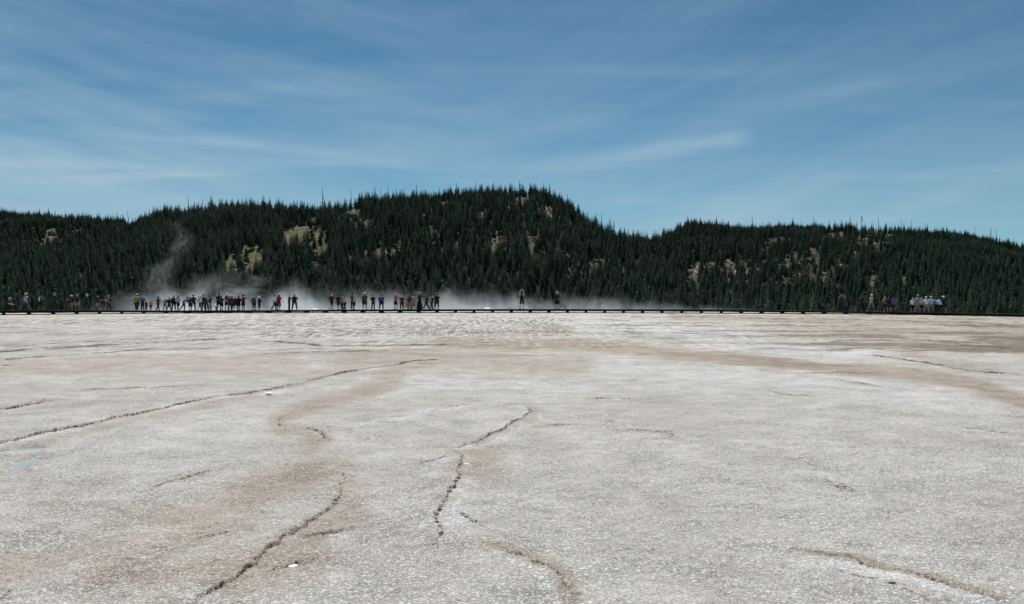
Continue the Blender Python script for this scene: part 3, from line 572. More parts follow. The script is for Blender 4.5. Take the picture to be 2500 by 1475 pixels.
# ------------------------------------------------------------------ standing dead trunks on the ridge
deadm = var_mat('weathered_wood', (.075, .07, .066), .9, .3, 2); palem = var_mat('bleached_wood', (.42, .38, .32), .85, .25, 1.5)
def hill_at(u_, D_):
    x = (u_-1250)/F*D_; return x, float(hill_z(np.array([x]), np.array([D_]))[0])
SNAG = [(15,504,'leaning dead pine with a tufted top at the far left end of the ridge'),(40,503,'thin bare snag leaning left on the far left ridge'),(318,510,'lone bare snag leaning over the low left saddle of the ridge'),(461,476,'tallest bare snag on the left shoulder of the ridge'),
 (496,484,'short bare snag just right of the tallest one on the left shoulder'),(518,474,'straight thin snag above the left shoulder, next to the dense crest'),(788,456,'very tall bare snag with a ragged lower trunk left of the main hill'),(799,463,'long snag leaning left, right beside the very tall ragged snag'),(858,462,'small snag where the main hill begins to rise'),
 (921,453,'leftmost of three tall snags standing close together on the main hill'),(933,458,'middle snag of the three standing close together on the main hill'),(945,453,'rightmost of three tall snags standing close together on the main hill'),(1017,447,'single tall dark snag on the main hill right of the close three'),(1162,441,'thin snag rising above pine tops left of the summit'),
 (1178,448,'shorter snag just left of the summit'),(1369,469,'snag at the top of the steep right flank of the main hill'),(1437,516,'tiny snag half way down the steep right flank'),(1468,517,'upright snag low on the steep right flank'),(1656,541,'thin snag left of the small right hand peak'),
 (1748,527,'thin snag on the slope right of the small right hand peak'),(1836,523,'tall thin snag on the long level right hand ridge'),(1984,527,'thin snag in the middle of the level right hand ridge'),(2075,522,'slender snag left of the rock patch ridge'),(2104,527,'dark snag with a clubbed top above the rock patch'),(2144,527,'forked looking snag above the right end of the rock patch'),
 (2200,533,'left of a pair of thin snags on the falling right ridge'),(2219,533,'right leaning one of the pair of thin snags on the falling right ridge'),(2380,550,'bare snag far right on the falling ridge'),(2418,560,'grey branchy dead tree on the far right ridge'),(2431,558,'upright dead tree next to the grey branchy one on the far right ridge')]
for k, (sx, sy, lab) in enumerate(SNAG):
    rd = random.Random(k+5); Dq = float(np.interp(sx, RU, RD))-4; x, z = hill_at(sx, Dq); H = (HOR-sy)/F*Dq+CAMH-z; 
    le = {40: -.16, 318: -.14, 799: -.2, 15: -.2, 921: -.1, 933: -.06, 945: .05, 2219: .16}.get(sx, rd.uniform(-.03, .03))
    r = empty('dead_tree', (x, Dq, z-.6)); H += .6
    rad = .40 if Dq < 800 else .5
    tr = MB(); tr.tube([(-le*H*.0, 0, 0), (le*H*.45+rd.uniform(-.15, .15), 0, H*.5), (le*H, 0, H)], [rad, rad*.75, rad*.22], 6)
    br = MB()
    for j in range(int(H*1.1)):
        q = rd.uniform(.25, .93); a = rd.uniform(0, 6.28); ln = rd.uniform(.35, 1.3)*(1.25-q); p0 = Vector((le*H*q, 0, H*q))
        br.tube([p0, p0+Vector((math.cos(a)*ln, math.sin(a)*ln, rd.uniform(-.3, .25)))], [.11, .05], 4)
    tr.build('trunk', deadm, r); br.build('branches', deadm, r)
    if sx in (15, 2104, 2418):
        tf = MB()
        for j in range(40):
            q = rd.uniform(.72, 1.0); a = rd.uniform(0, 6.28); ln = rd.uniform(.3, 1.0); c0 = Vector((le*H*q+math.cos(a)*ln, math.sin(a)*ln, H*q)); tf.box(c0, (.5, .5, .28))
        tf.build('tuft', needle, r, False)
    if sx in (788, 461, 1162):
        for j in range(1):
            tf = MB()
            for jj in range(90):
                q = rd.uniform(.05, .5); a = rd.uniform(0, 6.28); ln = rd.uniform(.2, 1.1)*(1-q); c0 = Vector((le*H*q+math.cos(a)*ln, math.sin(a)*ln, H*q)); tf.box(c0, (.5, .5, .3))
            tf.build('tuft', needle, r, False)
    tag(r, lab, 'dead tree', 'standing dead trees along the ridge')
# ------------------------------------------------------------------ fallen bleached logs on the slopes and bedrock outcrops
def hill_from_px(u_, v_, lift=0.0):              # where the sight line through a photo pixel meets the hill
    Dr_, _ = ridgeH(np.array([u_])); ds = np.arange(HB+4, float(Dr_[0]), 2.0); xs = (u_-1250)/F*ds; zs = hill_z(xs, ds)
    ys = HOR-F*(zs-CAMH)/ds; k = np.nonzero(ys <= v_)[0]
    if len(k) == 0: return None
    k = k[0]; return float(xs[k]), float(ds[k]), float(zs[k])
def hz(x, d): return float(hill_z(np.array([x]), np.array([d]))[0])
LOGS = [(784,568,776,620,.42,'long upright bleached trunk crossing the grassy opening left of the main hill'),(768,566,777,583,.25,'bleached log slanting right toward the long upright trunk'),(793,556,786,574,.28,'forked bleached log above the long upright trunk'),(680,584,676,593,.4,'short bright stump at the left edge of the grassy opening'),(664,598,680,596,.2,'thin pale log lying left of the grassy opening'),
 (1223,505,1226,526,.4,'bright L shaped log under the summit rock'),(1304,500,1308,516,.25,'pale upright snag right of the summit rock'),(1315,604,1314,620,.3,'bright upright stub on the lower flank of the main hill'),(1452,557,1462,566,.3,'pale log on the steep right flank'),
 (1545,571,1576,582,.45,'tan log across the saddle between the two hills'),(1505,655,1500,685,.28,'pale upright log right of the small tan opening'),(1556,676,1561,686,.45,'bright slanting log low between the hills'),(1805,691,1838,695,.35,'bright level log low on the right hill'),(1774,640,1790,650,.3,'pale log slanting down on the right hill rocks'),
 (1796,665,1795,690,.4,'pale upright log on the right hill rocks'),(1948,612,1958,630,.5,'bright slab like log on the right hill'),(1946,645,1955,656,.4,'bright short log below the slab like one'),(1960,556,1975,558,.2,'thin pale log near the top of the right hill'),(2086,620,2103,628,.3,'pale log in the grassy part of the right hill'),
 (1235,470,1243,495,.25,'pale log against the summit rock'),(897,542,905,556,.4,'pale broken stub beside the upper left rock'),(975,676,985,677,.45,'bright short log low on the main hill'),(995,676,1010,678,.35,'second bright short log low on the main hill, right of its twin')]
gen = []
rd = random.Random(99)
for (x0, y0, x1, y1, n, ang) in [(1180,480,1340,600,34,(50,75)),(1340,520,1500,610,26,(40,70)),(930,560,1120,660,20,(40,75)),(820,530,930,620,8,(20,70)),(1400,640,1560,700,14,(50,85)),(1690,630,1830,700,18,(0,50)),(1890,590,2060,700,30,(0,60)),(2060,600,2230,700,18,(0,50)),(100,550,340,690,14,(60,95)),(2080,560,2190,600,10,(0,50)),(1700,540,1860,600,5,(0,60))]:
    for k in range(n):
        x = rd.uniform(x0, x1); y = rd.uniform(y0, y1); a = R(rd.uniform(*ang)); ln = rd.uniform(6, 17)
        gen.append((x, y, x+math.cos(a)*ln, y+math.sin(a)*ln, rd.uniform(.13, .26), None))
def region_word(x, y):
    s = 'far left hill' if x < 400 else 'left slope' if x < 900 else 'main hill' if x < 1400 else 'saddle' if x < 1620 else 'right hill'
    return s + (' near its top' if y < 560 else ' half way up' if y < 630 else ' near its foot')
for (x0, y0, x1, y1, rad, lab) in LOGS+gen:
    a = hill_from_px(x0, y0); c = hill_from_px(x1, y1)
    if not a or not c: continue
    A = Vector(a); Dm = A.y; Cv = Vector(c)
    # a trunk lies along the slope between the two points; a near upright one is a broken stub that leans
    if (Cv-A).length > 16: Cv = A+(Cv-A).normalized()*rd.uniform(6, 11); Cv.z = hz(Cv.x, Cv.y)
    tr = MB(); m_ = (A+Cv)/2; up = Vector((0, 0, rad*.8+.7)); tr.tube([A+up-m_, up+Vector((0, 0, .15)), Cv+up-m_], [rad*.75, rad, rad*.9], 6)
    if lab:
        d0 = (A-Cv)*.35+up
        tr.tube([d0*.6+up*.4, d0+Vector((1.2, 0, 1.2))], [rad*.5, rad*.2], 5)
    o = tr.build('fallen_log', palem); o.location = m_
    tag(o, lab or f'small pale fallen log on the {region_word(x0, y0)}', 'log', 'bleached logs on the wooded slopes')
rockm = var_mat('hill_rock', (.125, .105, .085), .9, .4, .5); greyr = var_mat('pale_hill_rock', (.26, .24, .20), .9, .3, .6)
ROCKS = [(765,548,34,8,'brown bedrock brow above the grassy opening left of the main hill'),(850,528,40,12,'banded brown cliff under the left brow of the main hill'),(1235,478,34,6,'brown rock brow just under the summit'),(1225,600,26,14,'brown rock face on the lower left of the main hill'),
 (1456,637,34,5,'flat pale rock ledge in the small tan opening'),(1688,668,22,12,'pale rock knob at the left foot of the right hill'),(1726,655,34,6,'thin rock ledge right of the pale knob'),(1780,672,26,10,'tan rock face on the lower right hill'),(2115,578,44,10,'broad brown rock face near the top of the right hill'),(2025,568,28,7,'grey rock step left of the broad brown rock face'),
 (2130,668,24,8,'tan rock ledge low on the right hill'),(2020,672,26,7,'grassy rock ledge low on the right hill, left of the tan ledge'),(126,573,22,12,'pale rock knob on the far left hill'),(2180,578,22,9,'grey rock at the right end of the broad rock face')]
for k, (cx_, cy_, w_, h_, lab) in enumerate(ROCKS):
    a = hill_from_px(cx_, cy_)
    if not a: continue
    sc = a[1]/F; bmx = bmesh.new(); bmesh.ops.create_icosphere(bmx, subdivisions=4, radius=1)
    co = np.array([v.co[:] for v in bmx.verts]); n = fbm(co[:, 0]*2+k*7, co[:, 1]*2+co[:, 2]*3, 1.0, 5, 500+k); st = np.floor(co[:, 2]*4+n*2)/4
    for v, nn, s_ in zip(bmx.verts, n, st):
        v.co *= .75+.55*nn; v.co.z = v.co.z*.4+s_*.55
        v.co.x *= w_*sc*.5; v.co.y *= w_*sc*.32; v.co.z *= h_*sc*.62
    me = bpy.data.meshes.new('rock_outcrop'); bmx.to_mesh(me); bmx.free()
    o = link('rock_outcrop', me, None, greyr if 'pale' in lab or 'grey' in lab else rockm); o.location = (a[0], a[1]+w_*sc*.12, a[2]-h_*sc*.1); tag(o, lab, 'rock', 'rock outcrops on the wooded slopes')
# ------------------------------------------------------------------ boardwalk
woodm = var_mat('boardwalk_wood', (.030, .031, .032), 1.0, .35, 6, 0.0); darkw = var_mat('boardwalk_timber', (.016, .018, .019), 1.0, .3, 5, 0.0)
bw = empty('boardwalk', (0, 84, 0)); tag(bw, 'long low dark timber boardwalk crossing the flats in front of the steam', 'boardwalk')
us = np.linspace(-560, 3060, 1400); De = deckD(us)
k_ = np.ones(61)/61; pad = np.pad(De, 30, mode='edge'); De = np.convolve(pad, k_, 'valid'); Xe = (us-1250)/F*De
Zd = np.convolve(np.pad(deckZ(us), 30, mode='edge'), k_, 'valid')
sarc = np.concatenate([[0], np.cumsum(np.hypot(np.diff(Xe), np.diff(De)))]); LEN = sarc[-1]
BWD = 2.4
def path(s):
    x = np.interp(s, sarc, Xe); y = np.interp(s, sarc, De); z = np.interp(s, sarc, Zd); e = .5
    tx = np.interp(s+e, sarc, Xe)-np.interp(s-e, sarc, Xe); ty = np.interp(s+e, sarc, De)-np.interp(s-e, sarc, De); l = math.hypot(tx, ty) or 1
    return Vector((x, y, z)), Vector((tx/l, ty/l, 0)), Vector((-ty/l, tx/l, 0))     # point on near edge, tangent, toward far side
def bar(mb, off, z0, z1, wid, step=1.6):
    rings = []; s = 0
    while s <= LEN:
        p, tg, nr = path(min(max(s, .6), LEN-.6)); a = p+nr*off; c = p+nr*(off+wid)
        rings.append([Vector((a.x, a.y-84, p.z+z0)), Vector((c.x, c.y-84, p.z+z0)), Vector((c.x, c.y-84, p.z+z1)), Vector((a.x, a.y-84, p.z+z1))]); s += step
    mb.loft(rings)
dk = MB(); s = .5; rd = random.Random(3)
while s < LEN-.5:                                 # individual planks across the walk
    p, tg, nr = path(s); c = p+nr*(BWD/2); M = Matrix(((tg.x, nr.x, 0), (tg.y, nr.y, 0), (0, 0, 1)))
    dk.box((c.x, c.y-84, c.z-.022+rd.uniform(-.003, .003)), (.185, BWD+rd.uniform(-.03, .03), .045), M); s += .2
dk.build('deck', woodm, bw, False)
m_ = MB(); bar(m_, .04, -.18, -.048, .09); m_.build('edge_beam', darkw, bw, False)
m_ = MB(); bar(m_, BWD-.13, -.18, -.048, .09); m_.build('edge_beam', darkw, bw, False)
m_ = MB()
rings = []; s = .6
while s < LEN-.6:                                 # ground sill under the near edge
    p, tg, nr = path(s); a = p+nr*.10; c = p+nr*.22; rings.append([Vector((a.x, a.y-84, -.05)), Vector((c.x, c.y-84, -.05)), Vector((c.x, c.y-84, .08)), Vector((a.x, a.y-84, .08))]); s += 1.5
m_.loft(rings); m_.build('ground_sill', darkw, bw, False)
tm = None; s = 1.0; cnt = 0
u_lo = float(np.interp(-120, us, sarc)); u_hi = float(np.interp(2640, us, sarc)); s = u_lo
while s < u_hi:
    p, tg, nr = path(s); c = p+nr*(BWD/2); M = Matrix(((tg.x, nr.x, 0), (tg.y, nr.y, 0), (0, 0, 1)))
    mb = MB(); hh = p.z-.20; mb.box((0, 0, (hh-.06)/2-.0), (.26, BWD-.3, hh+.06), M)
    mb.box((0, 0, .045), (.34, BWD-.22, .08), M)
    o = mb.build('support_beam', darkw, bw, False); o.location = (c.x, c.y-84, 0); s += 2.08; cnt += 1
print('SUPPORTS', cnt)
def deck_pt(u_, across):                          # standing point on the deck under photo column u_, 'across' m from the near edge
    s_ = float(np.interp(u_, us, sarc))
    for _ in range(3):
        p, tg, nr = path(s_); q = p+nr*across; uu = 1250+F*q.x/q.y; s_ += (u_-uu)/F*q.y/max(.3, abs(tg.x-tg.y*q.x/q.y))
    p, tg, nr = path(s_); q = p+nr*across; return Vector((q.x, q.y, p.z)), tg, nr
# bench behind the crowd
p, tg, nr = deck_pt(502, 2.05); be = empty('bench', p, math.atan2(tg.y, tg.x)); tag(be, 'low dark wooden bench among the crowd, seen between legs', 'bench')
m_ = MB()
for k in range(3): m_.box((0, (k-1)*.13, .435), (2.75, .115, .04))
m_.build('seat', woodm, be, False)
for x in (-1.1, .0, 1.1):
    m_ = MB(); m_.box((x, 0, .207), (.09, .30, .414)); m_.build('leg', darkw, be, False)
signm = mat('white_sign', (.60, .60, .59), .5)
for sx, lab in ((770, 'small white low sign panel beyond the boardwalk beside the dark clothed pair'), (1190, 'small white low sign panel beyond the empty stretch of boardwalk')):
    p, tg, nr = deck_pt(sx, 2.9); so_ = empty('sign', (p.x, p.y, 0), math.atan2(tg.y, tg.x)); tag(so_, lab, 'sign', 'white low signs beyond the boardwalk')
    m_ = MB(); m_.box((0, 0, p.z+.09), (.66, .03, .26), Matrix.Rotation(R(-58), 3, 'X')); m_.build('panel', signm, so_, False)
    for x in (-.25, .25): m_ = MB(); m_.box((x, .04, p.z/2-.02), (.06, .06, p.z+.12)); m_.build('post', darkw, so_, False)
# small bright sinter chips on the crust
chip = mat('white_sinter', (.82, .82, .80), .7)
for k, (cx_, cy_, s_, lab) in enumerate([(1138, 1137, .036, 'small round white stone beside the curved crack in the middle'), (712, 1386, .034, 'flat white chip of crust beside the long diagonal crack'), (655, 961, .065, 'long thin white flake along the left ledge')]):
    gx, gy = gp(cx_, cy_); bmx = bmesh.new(); bmesh.ops.create_icosphere(bmx, subdivisions=3, radius=s_)
    co = np.array([v.co[:] for v in bmx.verts]); n = fbm(co[:, 0]/s_*2+k*7, co[:, 1]/s_*2+co[:, 2]/s_, 1.0, 3, 700+k)
    for v, nn in zip(bmx.verts, n): v.co *= .7+.6*nn; v.co.z *= (.45 if k == 0 else .16)
    me = bpy.data.meshes.new('stone'); bmx.to_mesh(me); bmx.free(); o = link('stone', me, None, chip); o.location = (gx, gy, .008); tag(o, lab, 'stone')
# ------------------------------------------------------------------ people
MC = {}
def cm(c, kind='cloth'):
    key = (c, kind)
    if key not in MC: MC[key] = var_mat(f'{kind}_{len(MC)}', c, .85 if kind == 'cloth' else .6, .12, 14)
    return MC[key]
C = dict(black=(.018, .018, .021), dark=(.03, .03, .034), navy=(.022, .032, .065), grey=(.22, .22, .23), lgrey=(.42, .42, .42), white=(.80, .80, .80), cream=(.68, .64, .55), lav=(.42, .42, .55),
         maroon=(.09, .018, .025), red=(.24, .02, .025), orange=(.70, .17, .09), pink=(.80, .32, .35), tan=(.42, .32, .20), khaki=(.33, .27, .18), olive=(.07, .075, .04), green=(.03, .10, .07), teal=(.03, .14, .14),
         lime=(.24, .30, .05), yellow=(.70, .62, .16), blue=(.02, .13, .48), lblue=(.42, .58, .85), turq=(.03, .36, .52), brown=(.10, .055, .03), rust=(.42, .14, .06), peach=(.62, .42, .30), purple=(.10, .07, .15), denim=(.07, .10, .18), salmon=(.45, .10, .08))
SK = {'p': (.72, .56, .46), 'l': (.52, .33, .24), 'm': (.34, .20, .13), 'd': (.12, .07, .045)}
HAIR = {'dk': (.02, .015, .012), 'br': (.07, .04, .025), 'bl': (.38, .27, .13), 'gr': (.45, .44, .42), 'rd': (.14, .04, .02)}
POSE = {  # legs: (L hip fwd, L knee, R hip, R knee, spread); arms: (L raise fwd, L out, L elbow, R ...); lean
 'stand': ((2, 2, -2, 2, 5), (4, 8, 12, 0, 8, 10), 0), 'rest': ((3, 3, -3, 10, 7), (8, 10, 40, 12, 10, 55), 0), 'walk': ((17, 6, -16, 16, 3), (-18, 6, 15, 20, 6, 25), 4), 'stride': ((26, 6, -23, 14, 3), (-22, 8, 20, 26, 8, 30), 8),
 'photo': ((3, 2, -2, 3, 7), (72, 4, 95, 72, 4, 95), 2), 'phone': ((3, 2, -3, 8, 6), (35, 4, 85, 38, 4, 80), 3), 'point': ((2, 2, -2, 2, 8), (6, 6, 10, 88, 4, 6), 0), 'akimbo': ((2, 2, -3, 3, 9), (-8, 42, 95, 6, 8, 12), 0),
 'over': ((2, 2, -2, 4, 5), (172, 3, 8, 172, 2, 10), -3), 'lean': ((14, 30, -20, 20, 5), (50, 8, 40, 42, 8, 40), 32), 'crouch': ((78, 95, 60, 110, 8), (55, 10, 45, 62, 8, 40), 34), 'back': ((2, 2, -3, 4, 6), (-22, 12, 45, -22, 12, 45), 0),
 'bow': ((4, 4, -4, 8, 5), (30, 8, 60, 25, 8, 60), 18), 'high': ((2, 2, -2, 3, 6), (8, 8, 10, 140, 6, 50), 0), 'wide': ((3, 2, -2, 2, 11), (20, 22, 70, 14, 10, 35), 0)}
SKEL = []; PEOPLE = []
def fk(pose, H):
    lg, ar, lean = POSE[pose]; s = H/1.75; J = {}
    le = R(lean); ux, uy = Vector((1, 0, 0)), Vector((0, math.sin(le), math.cos(le)))
    def leg(side, hip, knee, spr):
        h0 = Vector((side*.095, 0, 0)); a = R(hip); sp = R(spr)*side
        d1 = Vector((math.sin(sp), math.sin(a)*math.cos(sp), -math.cos(a)*math.cos(sp))); k = h0+d1*.43
        b = R(hip-knee); d2 = Vector((math.sin(sp*.6), math.sin(b)*math.cos(sp), -math.cos(b)*math.cos(sp))); an = k+d2*.42
        return h0, k, an
    Lh, Lk, La = leg(-1, lg[0], lg[1], lg[4]); Rh, Rk, Ra = leg(1, lg[2], lg[3], lg[4])
    drop = min(La.z, Ra.z)-.075
    J['pel'] = Vector((0, 0, .02)); J['wst'] = J['pel']+uy*.17; J['che'] = J['pel']+uy*.36; J['nck'] = J['pel']+uy*.53
    hd = Vector((0, math.sin(le*.6), math.cos(le*.6))); J['hed'] = J['nck']+hd*.14; J['top'] = J['nck']+hd*.235
    fw = Vector((0, math.cos(le), -math.sin(le)))
    def arm(side, raise_, out, el):
        sh = J['nck']-uy*.07+ux*side*.185; a = R(raise_); o_ = R(out)*side
        d1 = (-uy*math.cos(a)+fw*math.sin(a))*math.cos(o_)+ux*math.sin(o_); e = sh+d1*.29
        b = R(raise_+el); inn = -.25*side if el > 30 and raise_ > 5 else 0
        if raise_ < 0 and el > 60: d2 = (-uy*.5+ux*(-side)*.85).normalized()
        elif raise_ > 120: d2 = (uy*math.cos(R(el*.4))+ux*(-side)*math.sin(R(el))).normalized()
        else: d2 = ((-uy*math.cos(b)+fw*math.sin(b))+ux*inn).normalized()
        w = e+d2*.25; return sh, e, w, w+d2*.08
    J['La'] = arm(-1, *ar[:3]); J['Ra'] = arm(1, *ar[3:]); J['Ll'] = (Lh, Lk, La); J['Rl'] = (Rh, Rk, Ra)
    def fix(v): return Vector((v.x, v.y, v.z-drop))*s
    return {k: (tuple(fix(q) for q in v) if isinstance(v, tuple) else fix(v)) for k, v in J.items()}, s, uy
def skel_obj(J, s):
    V, E, Rd, roots = [], [], [], []
    def v(p, r): V.append(p); Rd.append(r*s if not isinstance(r, tuple) else (r[0]*s, r[1]*s)); return len(V)-1
    pel = v(J['pel'], (.13, .095)); roots.append(pel); w = v(J['wst'], (.115, .085)); c = v(J['che'], (.135, .095)); nk = v(J['nck'], .052); hb = v(J['nck'].lerp(J['hed'], .65), (.068, .078)); ht_ = v(J['hed'].lerp(J['top'], .45), (.076, .09)); tp = v(J['top'], .05)
    E += [(pel, w), (w, c), (c, nk), (nk, hb), (hb, ht_), (ht_, tp)]
    for sd in ('L', 'R'):
        h, k, a = (J[sd+'l'][i] for i in range(3)); i1 = v(h, .092); i2 = v(h.lerp(k, .5), .076); i3 = v(k, .054); i4 = v(k.lerp(a, .4), .055); i5 = v(a, .034); to = v(a+Vector((0, .14*s, -.045*s)), .028)
        E += [(pel, i1), (i1, i2), (i2, i3), (i3, i4), (i4, i5), (i5, to)]
        sh, e, wr, hd = J[sd+'a']; j1 = v(sh, .056); j2 = v(e, .040); j3 = v(wr, .025); j4 = v(wr.lerp(hd, .7), (.036, .02)); E += [(c, j1), (j1, j2), (j2, j3), (j3, j4)]
        d = (hd-wr).normalized(); side = d.cross(Vector((0, 1, .3))).normalized()
        if side.length < .1: side = Vector((1, 0, 0))
        curl = side.cross(d)*(1 if sd == 'L' else -1)
        for q, (off, ln) in enumerate(((-.027, .062), (-.009, .074), (.009, .070), (.027, .055))):
            f0 = v(wr.lerp(hd, .8)+side*off*s, .010); f1 = v(hd+side*off*1.1*s+d*ln*.4*s+curl*.01*s, .009); f2 = v(hd+side*off*1.1*s+d*ln*.75*s+curl*.035*s, .007); E += [(f0, f1), (f1, f2)]; roots.append(f0)
        f0 = v(wr.lerp(hd, .35)-side*.03*s, .011); f1 = v(wr.lerp(hd, .75)-side*.058*s+curl*.015*s, .009); f2 = v(hd-side*.055*s+curl*.03*s, .008); E += [(f0, f1), (f1, f2)]; roots.append(f0)
    fdir = Vector((0, 1, 0)); hc = J['hed']
    n0 = v(hc+fdir*.07*s, .014); n1 = v(hc+fdir*.105*s-Vector((0, 0, .012*s)), .011); E.append((n0, n1)); roots.append(n0)
    ch0 = v(hc+fdir*.04*s-Vector((0, 0, .075*s)), .04); ch1 = v(hc+fdir*.06*s-Vector((0, 0, .085*s)), .025); E.append((ch0, ch1)); roots.append(ch0)
    for sx in (-1, 1):
        e0 = v(hc+Vector((sx*.07*s, 0, .01*s)), .014); e1 = v(hc+Vector((sx*.085*s, -.005*s, -.005*s)), .018); E.append((e0, e1)); roots.append(e0)
    me = bpy.data.meshes.new('sk'); me.from_pydata([tuple(p) for p in V], E, []); o = bpy.data.objects.new('sk', me); COL.objects.link(o)
    o.modifiers.new('s', 'SKIN'); 
    sv = me.skin_vertices[0].data
    for i, r in enumerate(Rd): sv[i].radius = r if isinstance(r, tuple) else (r, r); sv[i].use_root = i in roots
    sb = o.modifiers.new('ss', 'SUBSURF'); sb.levels = 1; sb.render_levels = 1
    return o
def person(x, top, across, face, pose, shirt, sleeve, bot, bcol, hat=None, hcol='white', hair='br', pack=None, skin='l', wide=1.0, label='', extra=None):
    P0, tg, nr = deck_pt(x, across); hpx = F*(CAMH-P0.z)/P0.y+HOR-top; H = hpx*P0.y/F
    hatx = {'sun': .05, 'cap': .02, None: .01}.get(hat, .02); H -= hatx
    if pose == 'over': H = 1.86
    if pose == 'crouch': H = 1.72
    if pose in ('lean',): H *= 1.14
    if pose in ('bow', 'stride'): H *= 1.03
    H = min(H, 1.93)
    r = empty('person', P0+Vector((0, 0, .003)), R(face)); r.scale = (1.13, 1.13, 1); J, s, uy = fk(pose, H)
    tag(r, label, 'person', 'visitors on the boardwalk')
    so_ = skel_obj(J, s); SKEL.append((so_, r, SK[skin]))
    # top garment
    g = MB(); sv = Vector((1, 0, 0)); wd = wide
    lo = J['pel']-uy*(.06 if bot != 'dress' else 0)*s
    g.tube([lo, J['pel']+uy*.06*s, J['wst'], J['che'], J['nck']-uy*.09*s, J['nck']-uy*.035*s, J['nck']+uy*.01*s], [(.168*s*wd, .125*s*wd), (.165*s*wd, .125*s*wd), (.150*s*wd, .118*s*wd), (.178*s*wd, .128*s*wd), (.195*s, .105*s), (.125*s, .085*s), (.07*s, .065*s)], 12, right=(1, 0, 0))
    for sd in ('La', 'Ra'):
        sh, e, w_, hd = J[sd]
        if sleeve == 's': g.tube([sh.lerp(e, -.08), sh.lerp(e, .3), sh.lerp(e, .72)], [.070*s, .072*s, .066*s], 8)
        elif sleeve == 'l': g.tube([sh.lerp(e, -.08), sh.lerp(e, .5), e, w_.lerp(hd, -.2)], [.068*s, .062*s, .054*s, .042*s], 8)
        else: g.tube([sh.lerp(e, -.1), sh.lerp(e, .1)], [.062*s, .060*s], 8)
    g.build('shirt', cm(C[shirt]), r)
    b_ = MB()
    if bot in ('skirt', 'dress', 'gown'):
        L_ = {'skirt': .46, 'dress': .50, 'gown': .88}[bot]; c0 = J['pel']; fl = {'skirt': .23, 'dress': .22, 'gown': .30}[bot]
        b_.tube([c0+Vector((0, 0, .1*s)), c0-Vector((0, 0, .02*s)), c0-Vector((0, 0, L_*.5*s)), c0-Vector((0, 0, L_*s))], [(.155*s, .12*s), (.185*s, .15*s), (fl*.88*s, fl*.8*s), (fl*s, fl*.85*s)], 14, right=(1, 0, 0))
    else:
        ln = {'shorts': .88, 'trousers': 1.93, 'crop': 1.5}[bot]
        b_.tube([J['pel']-Vector((0, 0, .07*s)), J['pel'], J['pel']+uy*.10*s], [(.14*s*wd, .11*s*wd), (.165*s*wd, .125*s*wd), (.155*s*wd, .118*s*wd)], 12, right=(1, 0, 0))
        for sd in ('Ll', 'Rl'):
            h, k, a = J[sd]; pl = [h+Vector((0, 0, .03*s)), h.lerp(k, .45)]; rl = [.102*s*wd, .098*s*wd]
            loose = 1.25 if bcol in ('lgrey', 'tan') else 1.0
            if ln > 1: pl += [k, k.lerp(a, .5), k.lerp(a, ln-1)]; rl += [.074*s*loose, .068*s*loose, .056*s*loose]
            else: pl.append(h.lerp(k, ln)); rl.append(.092*s*wd)
            b_.tube(pl, rl, 9)
    b_.build({'shorts': 'shorts', 'trousers': 'trousers', 'crop': 'trousers', 'skirt': 'skirt', 'dress': 'dress_skirt', 'gown': 'gown_skirt'}[bot], cm(C[bcol]), r)
    for sd in ('Ll', 'Rl'):
        a = J[sd][2]; m_ = MB(); m_.tube([a+Vector((0, -.06*s, -.035*s)), a+Vector((0, .03*s, -.032*s)), a+Vector((0, .13*s, -.048*s)), a+Vector((0, .185*s, -.055*s))], [(.038*s, .036*s), (.042*s, .042*s), (.045*s, .026*s), (.03*s, .016*s)], 8, right=(1, 0, 0))
        m_.build('shoe', cm((.05, .05, .055) if x % 3 else (.55, .55, .55)), r)
    hc = J['hed']+uy*.02*s; hm_ = MB(); rings = []
    for i in range(7):
        ph = -1.57+3.14*i/6; rr = math.cos(ph); zz_ = math.sin(ph)
        rings.append([hc+Vector((math.cos(a)*.092*rr*s+0, math.sin(a)*.105*rr*s-.018*s, (zz_*.105+.018)*s)) for a in (6.283*j/10 for j in range(10))])
    long_ = hair.endswith('+'); hk = hair.rstrip('+')
    # keep the face free: pull the front lower part back
    for i, rg in enumerate(rings):
        for q in rg:
            if q.y > hc.y and q.z < hc.z+.035*s: q.y = hc.y-.01*s
    hm_.loft(rings)
    if long_: hm_.tube([hc+Vector((0, -.07*s, .02*s)), hc+Vector((0, -.085*s, -.12*s)), J['che']+Vector((0, -.13*s, .04*s))], [(.085*s, .05*s), (.09*s, .045*s), (.05*s, .025*s)], 8, right=(1, 0, 0))
    hm_.build('hair', cm(HAIR[hk], 'hair'), r)
    if hat:
        m_ = MB(); t0 = hc+Vector((0, 0, .045*s)); br = .185*s if hat == 'sun' else .10*s
        prof = [(br, .0), (br, .012), (.112*s, .022*s), (.108*s, .07*s), (.075*s, .105*s), (.02*s, .115*s)]
        if hat == 'hood': prof = [(.12*s, -.14*s), (.13*s, -.02*s), (.125*s, .05*s), (.085*s, .10*s), (.02*s, .115*s)]
        m_.loft([[t0+Vector((math.cos(a)*q*.95, math.sin(a)*q-(.02*s if hat == 'hood' else 0), z-(.02*s if (hat == 'sun' and i < 2) else 0))) for a in (6.283*j/16 for j in range(16))] for i, (q, z) in enumerate(prof)])
        if hat == 'cap': m_.box(t0+Vector((0, .135*s, .012*s)), (.13*s, .12*s, .014*s))
        m_.build({'sun': 'sun_hat', 'cap': 'cap', 'hood': 'hood'}[hat], cm(C[hcol]), r)
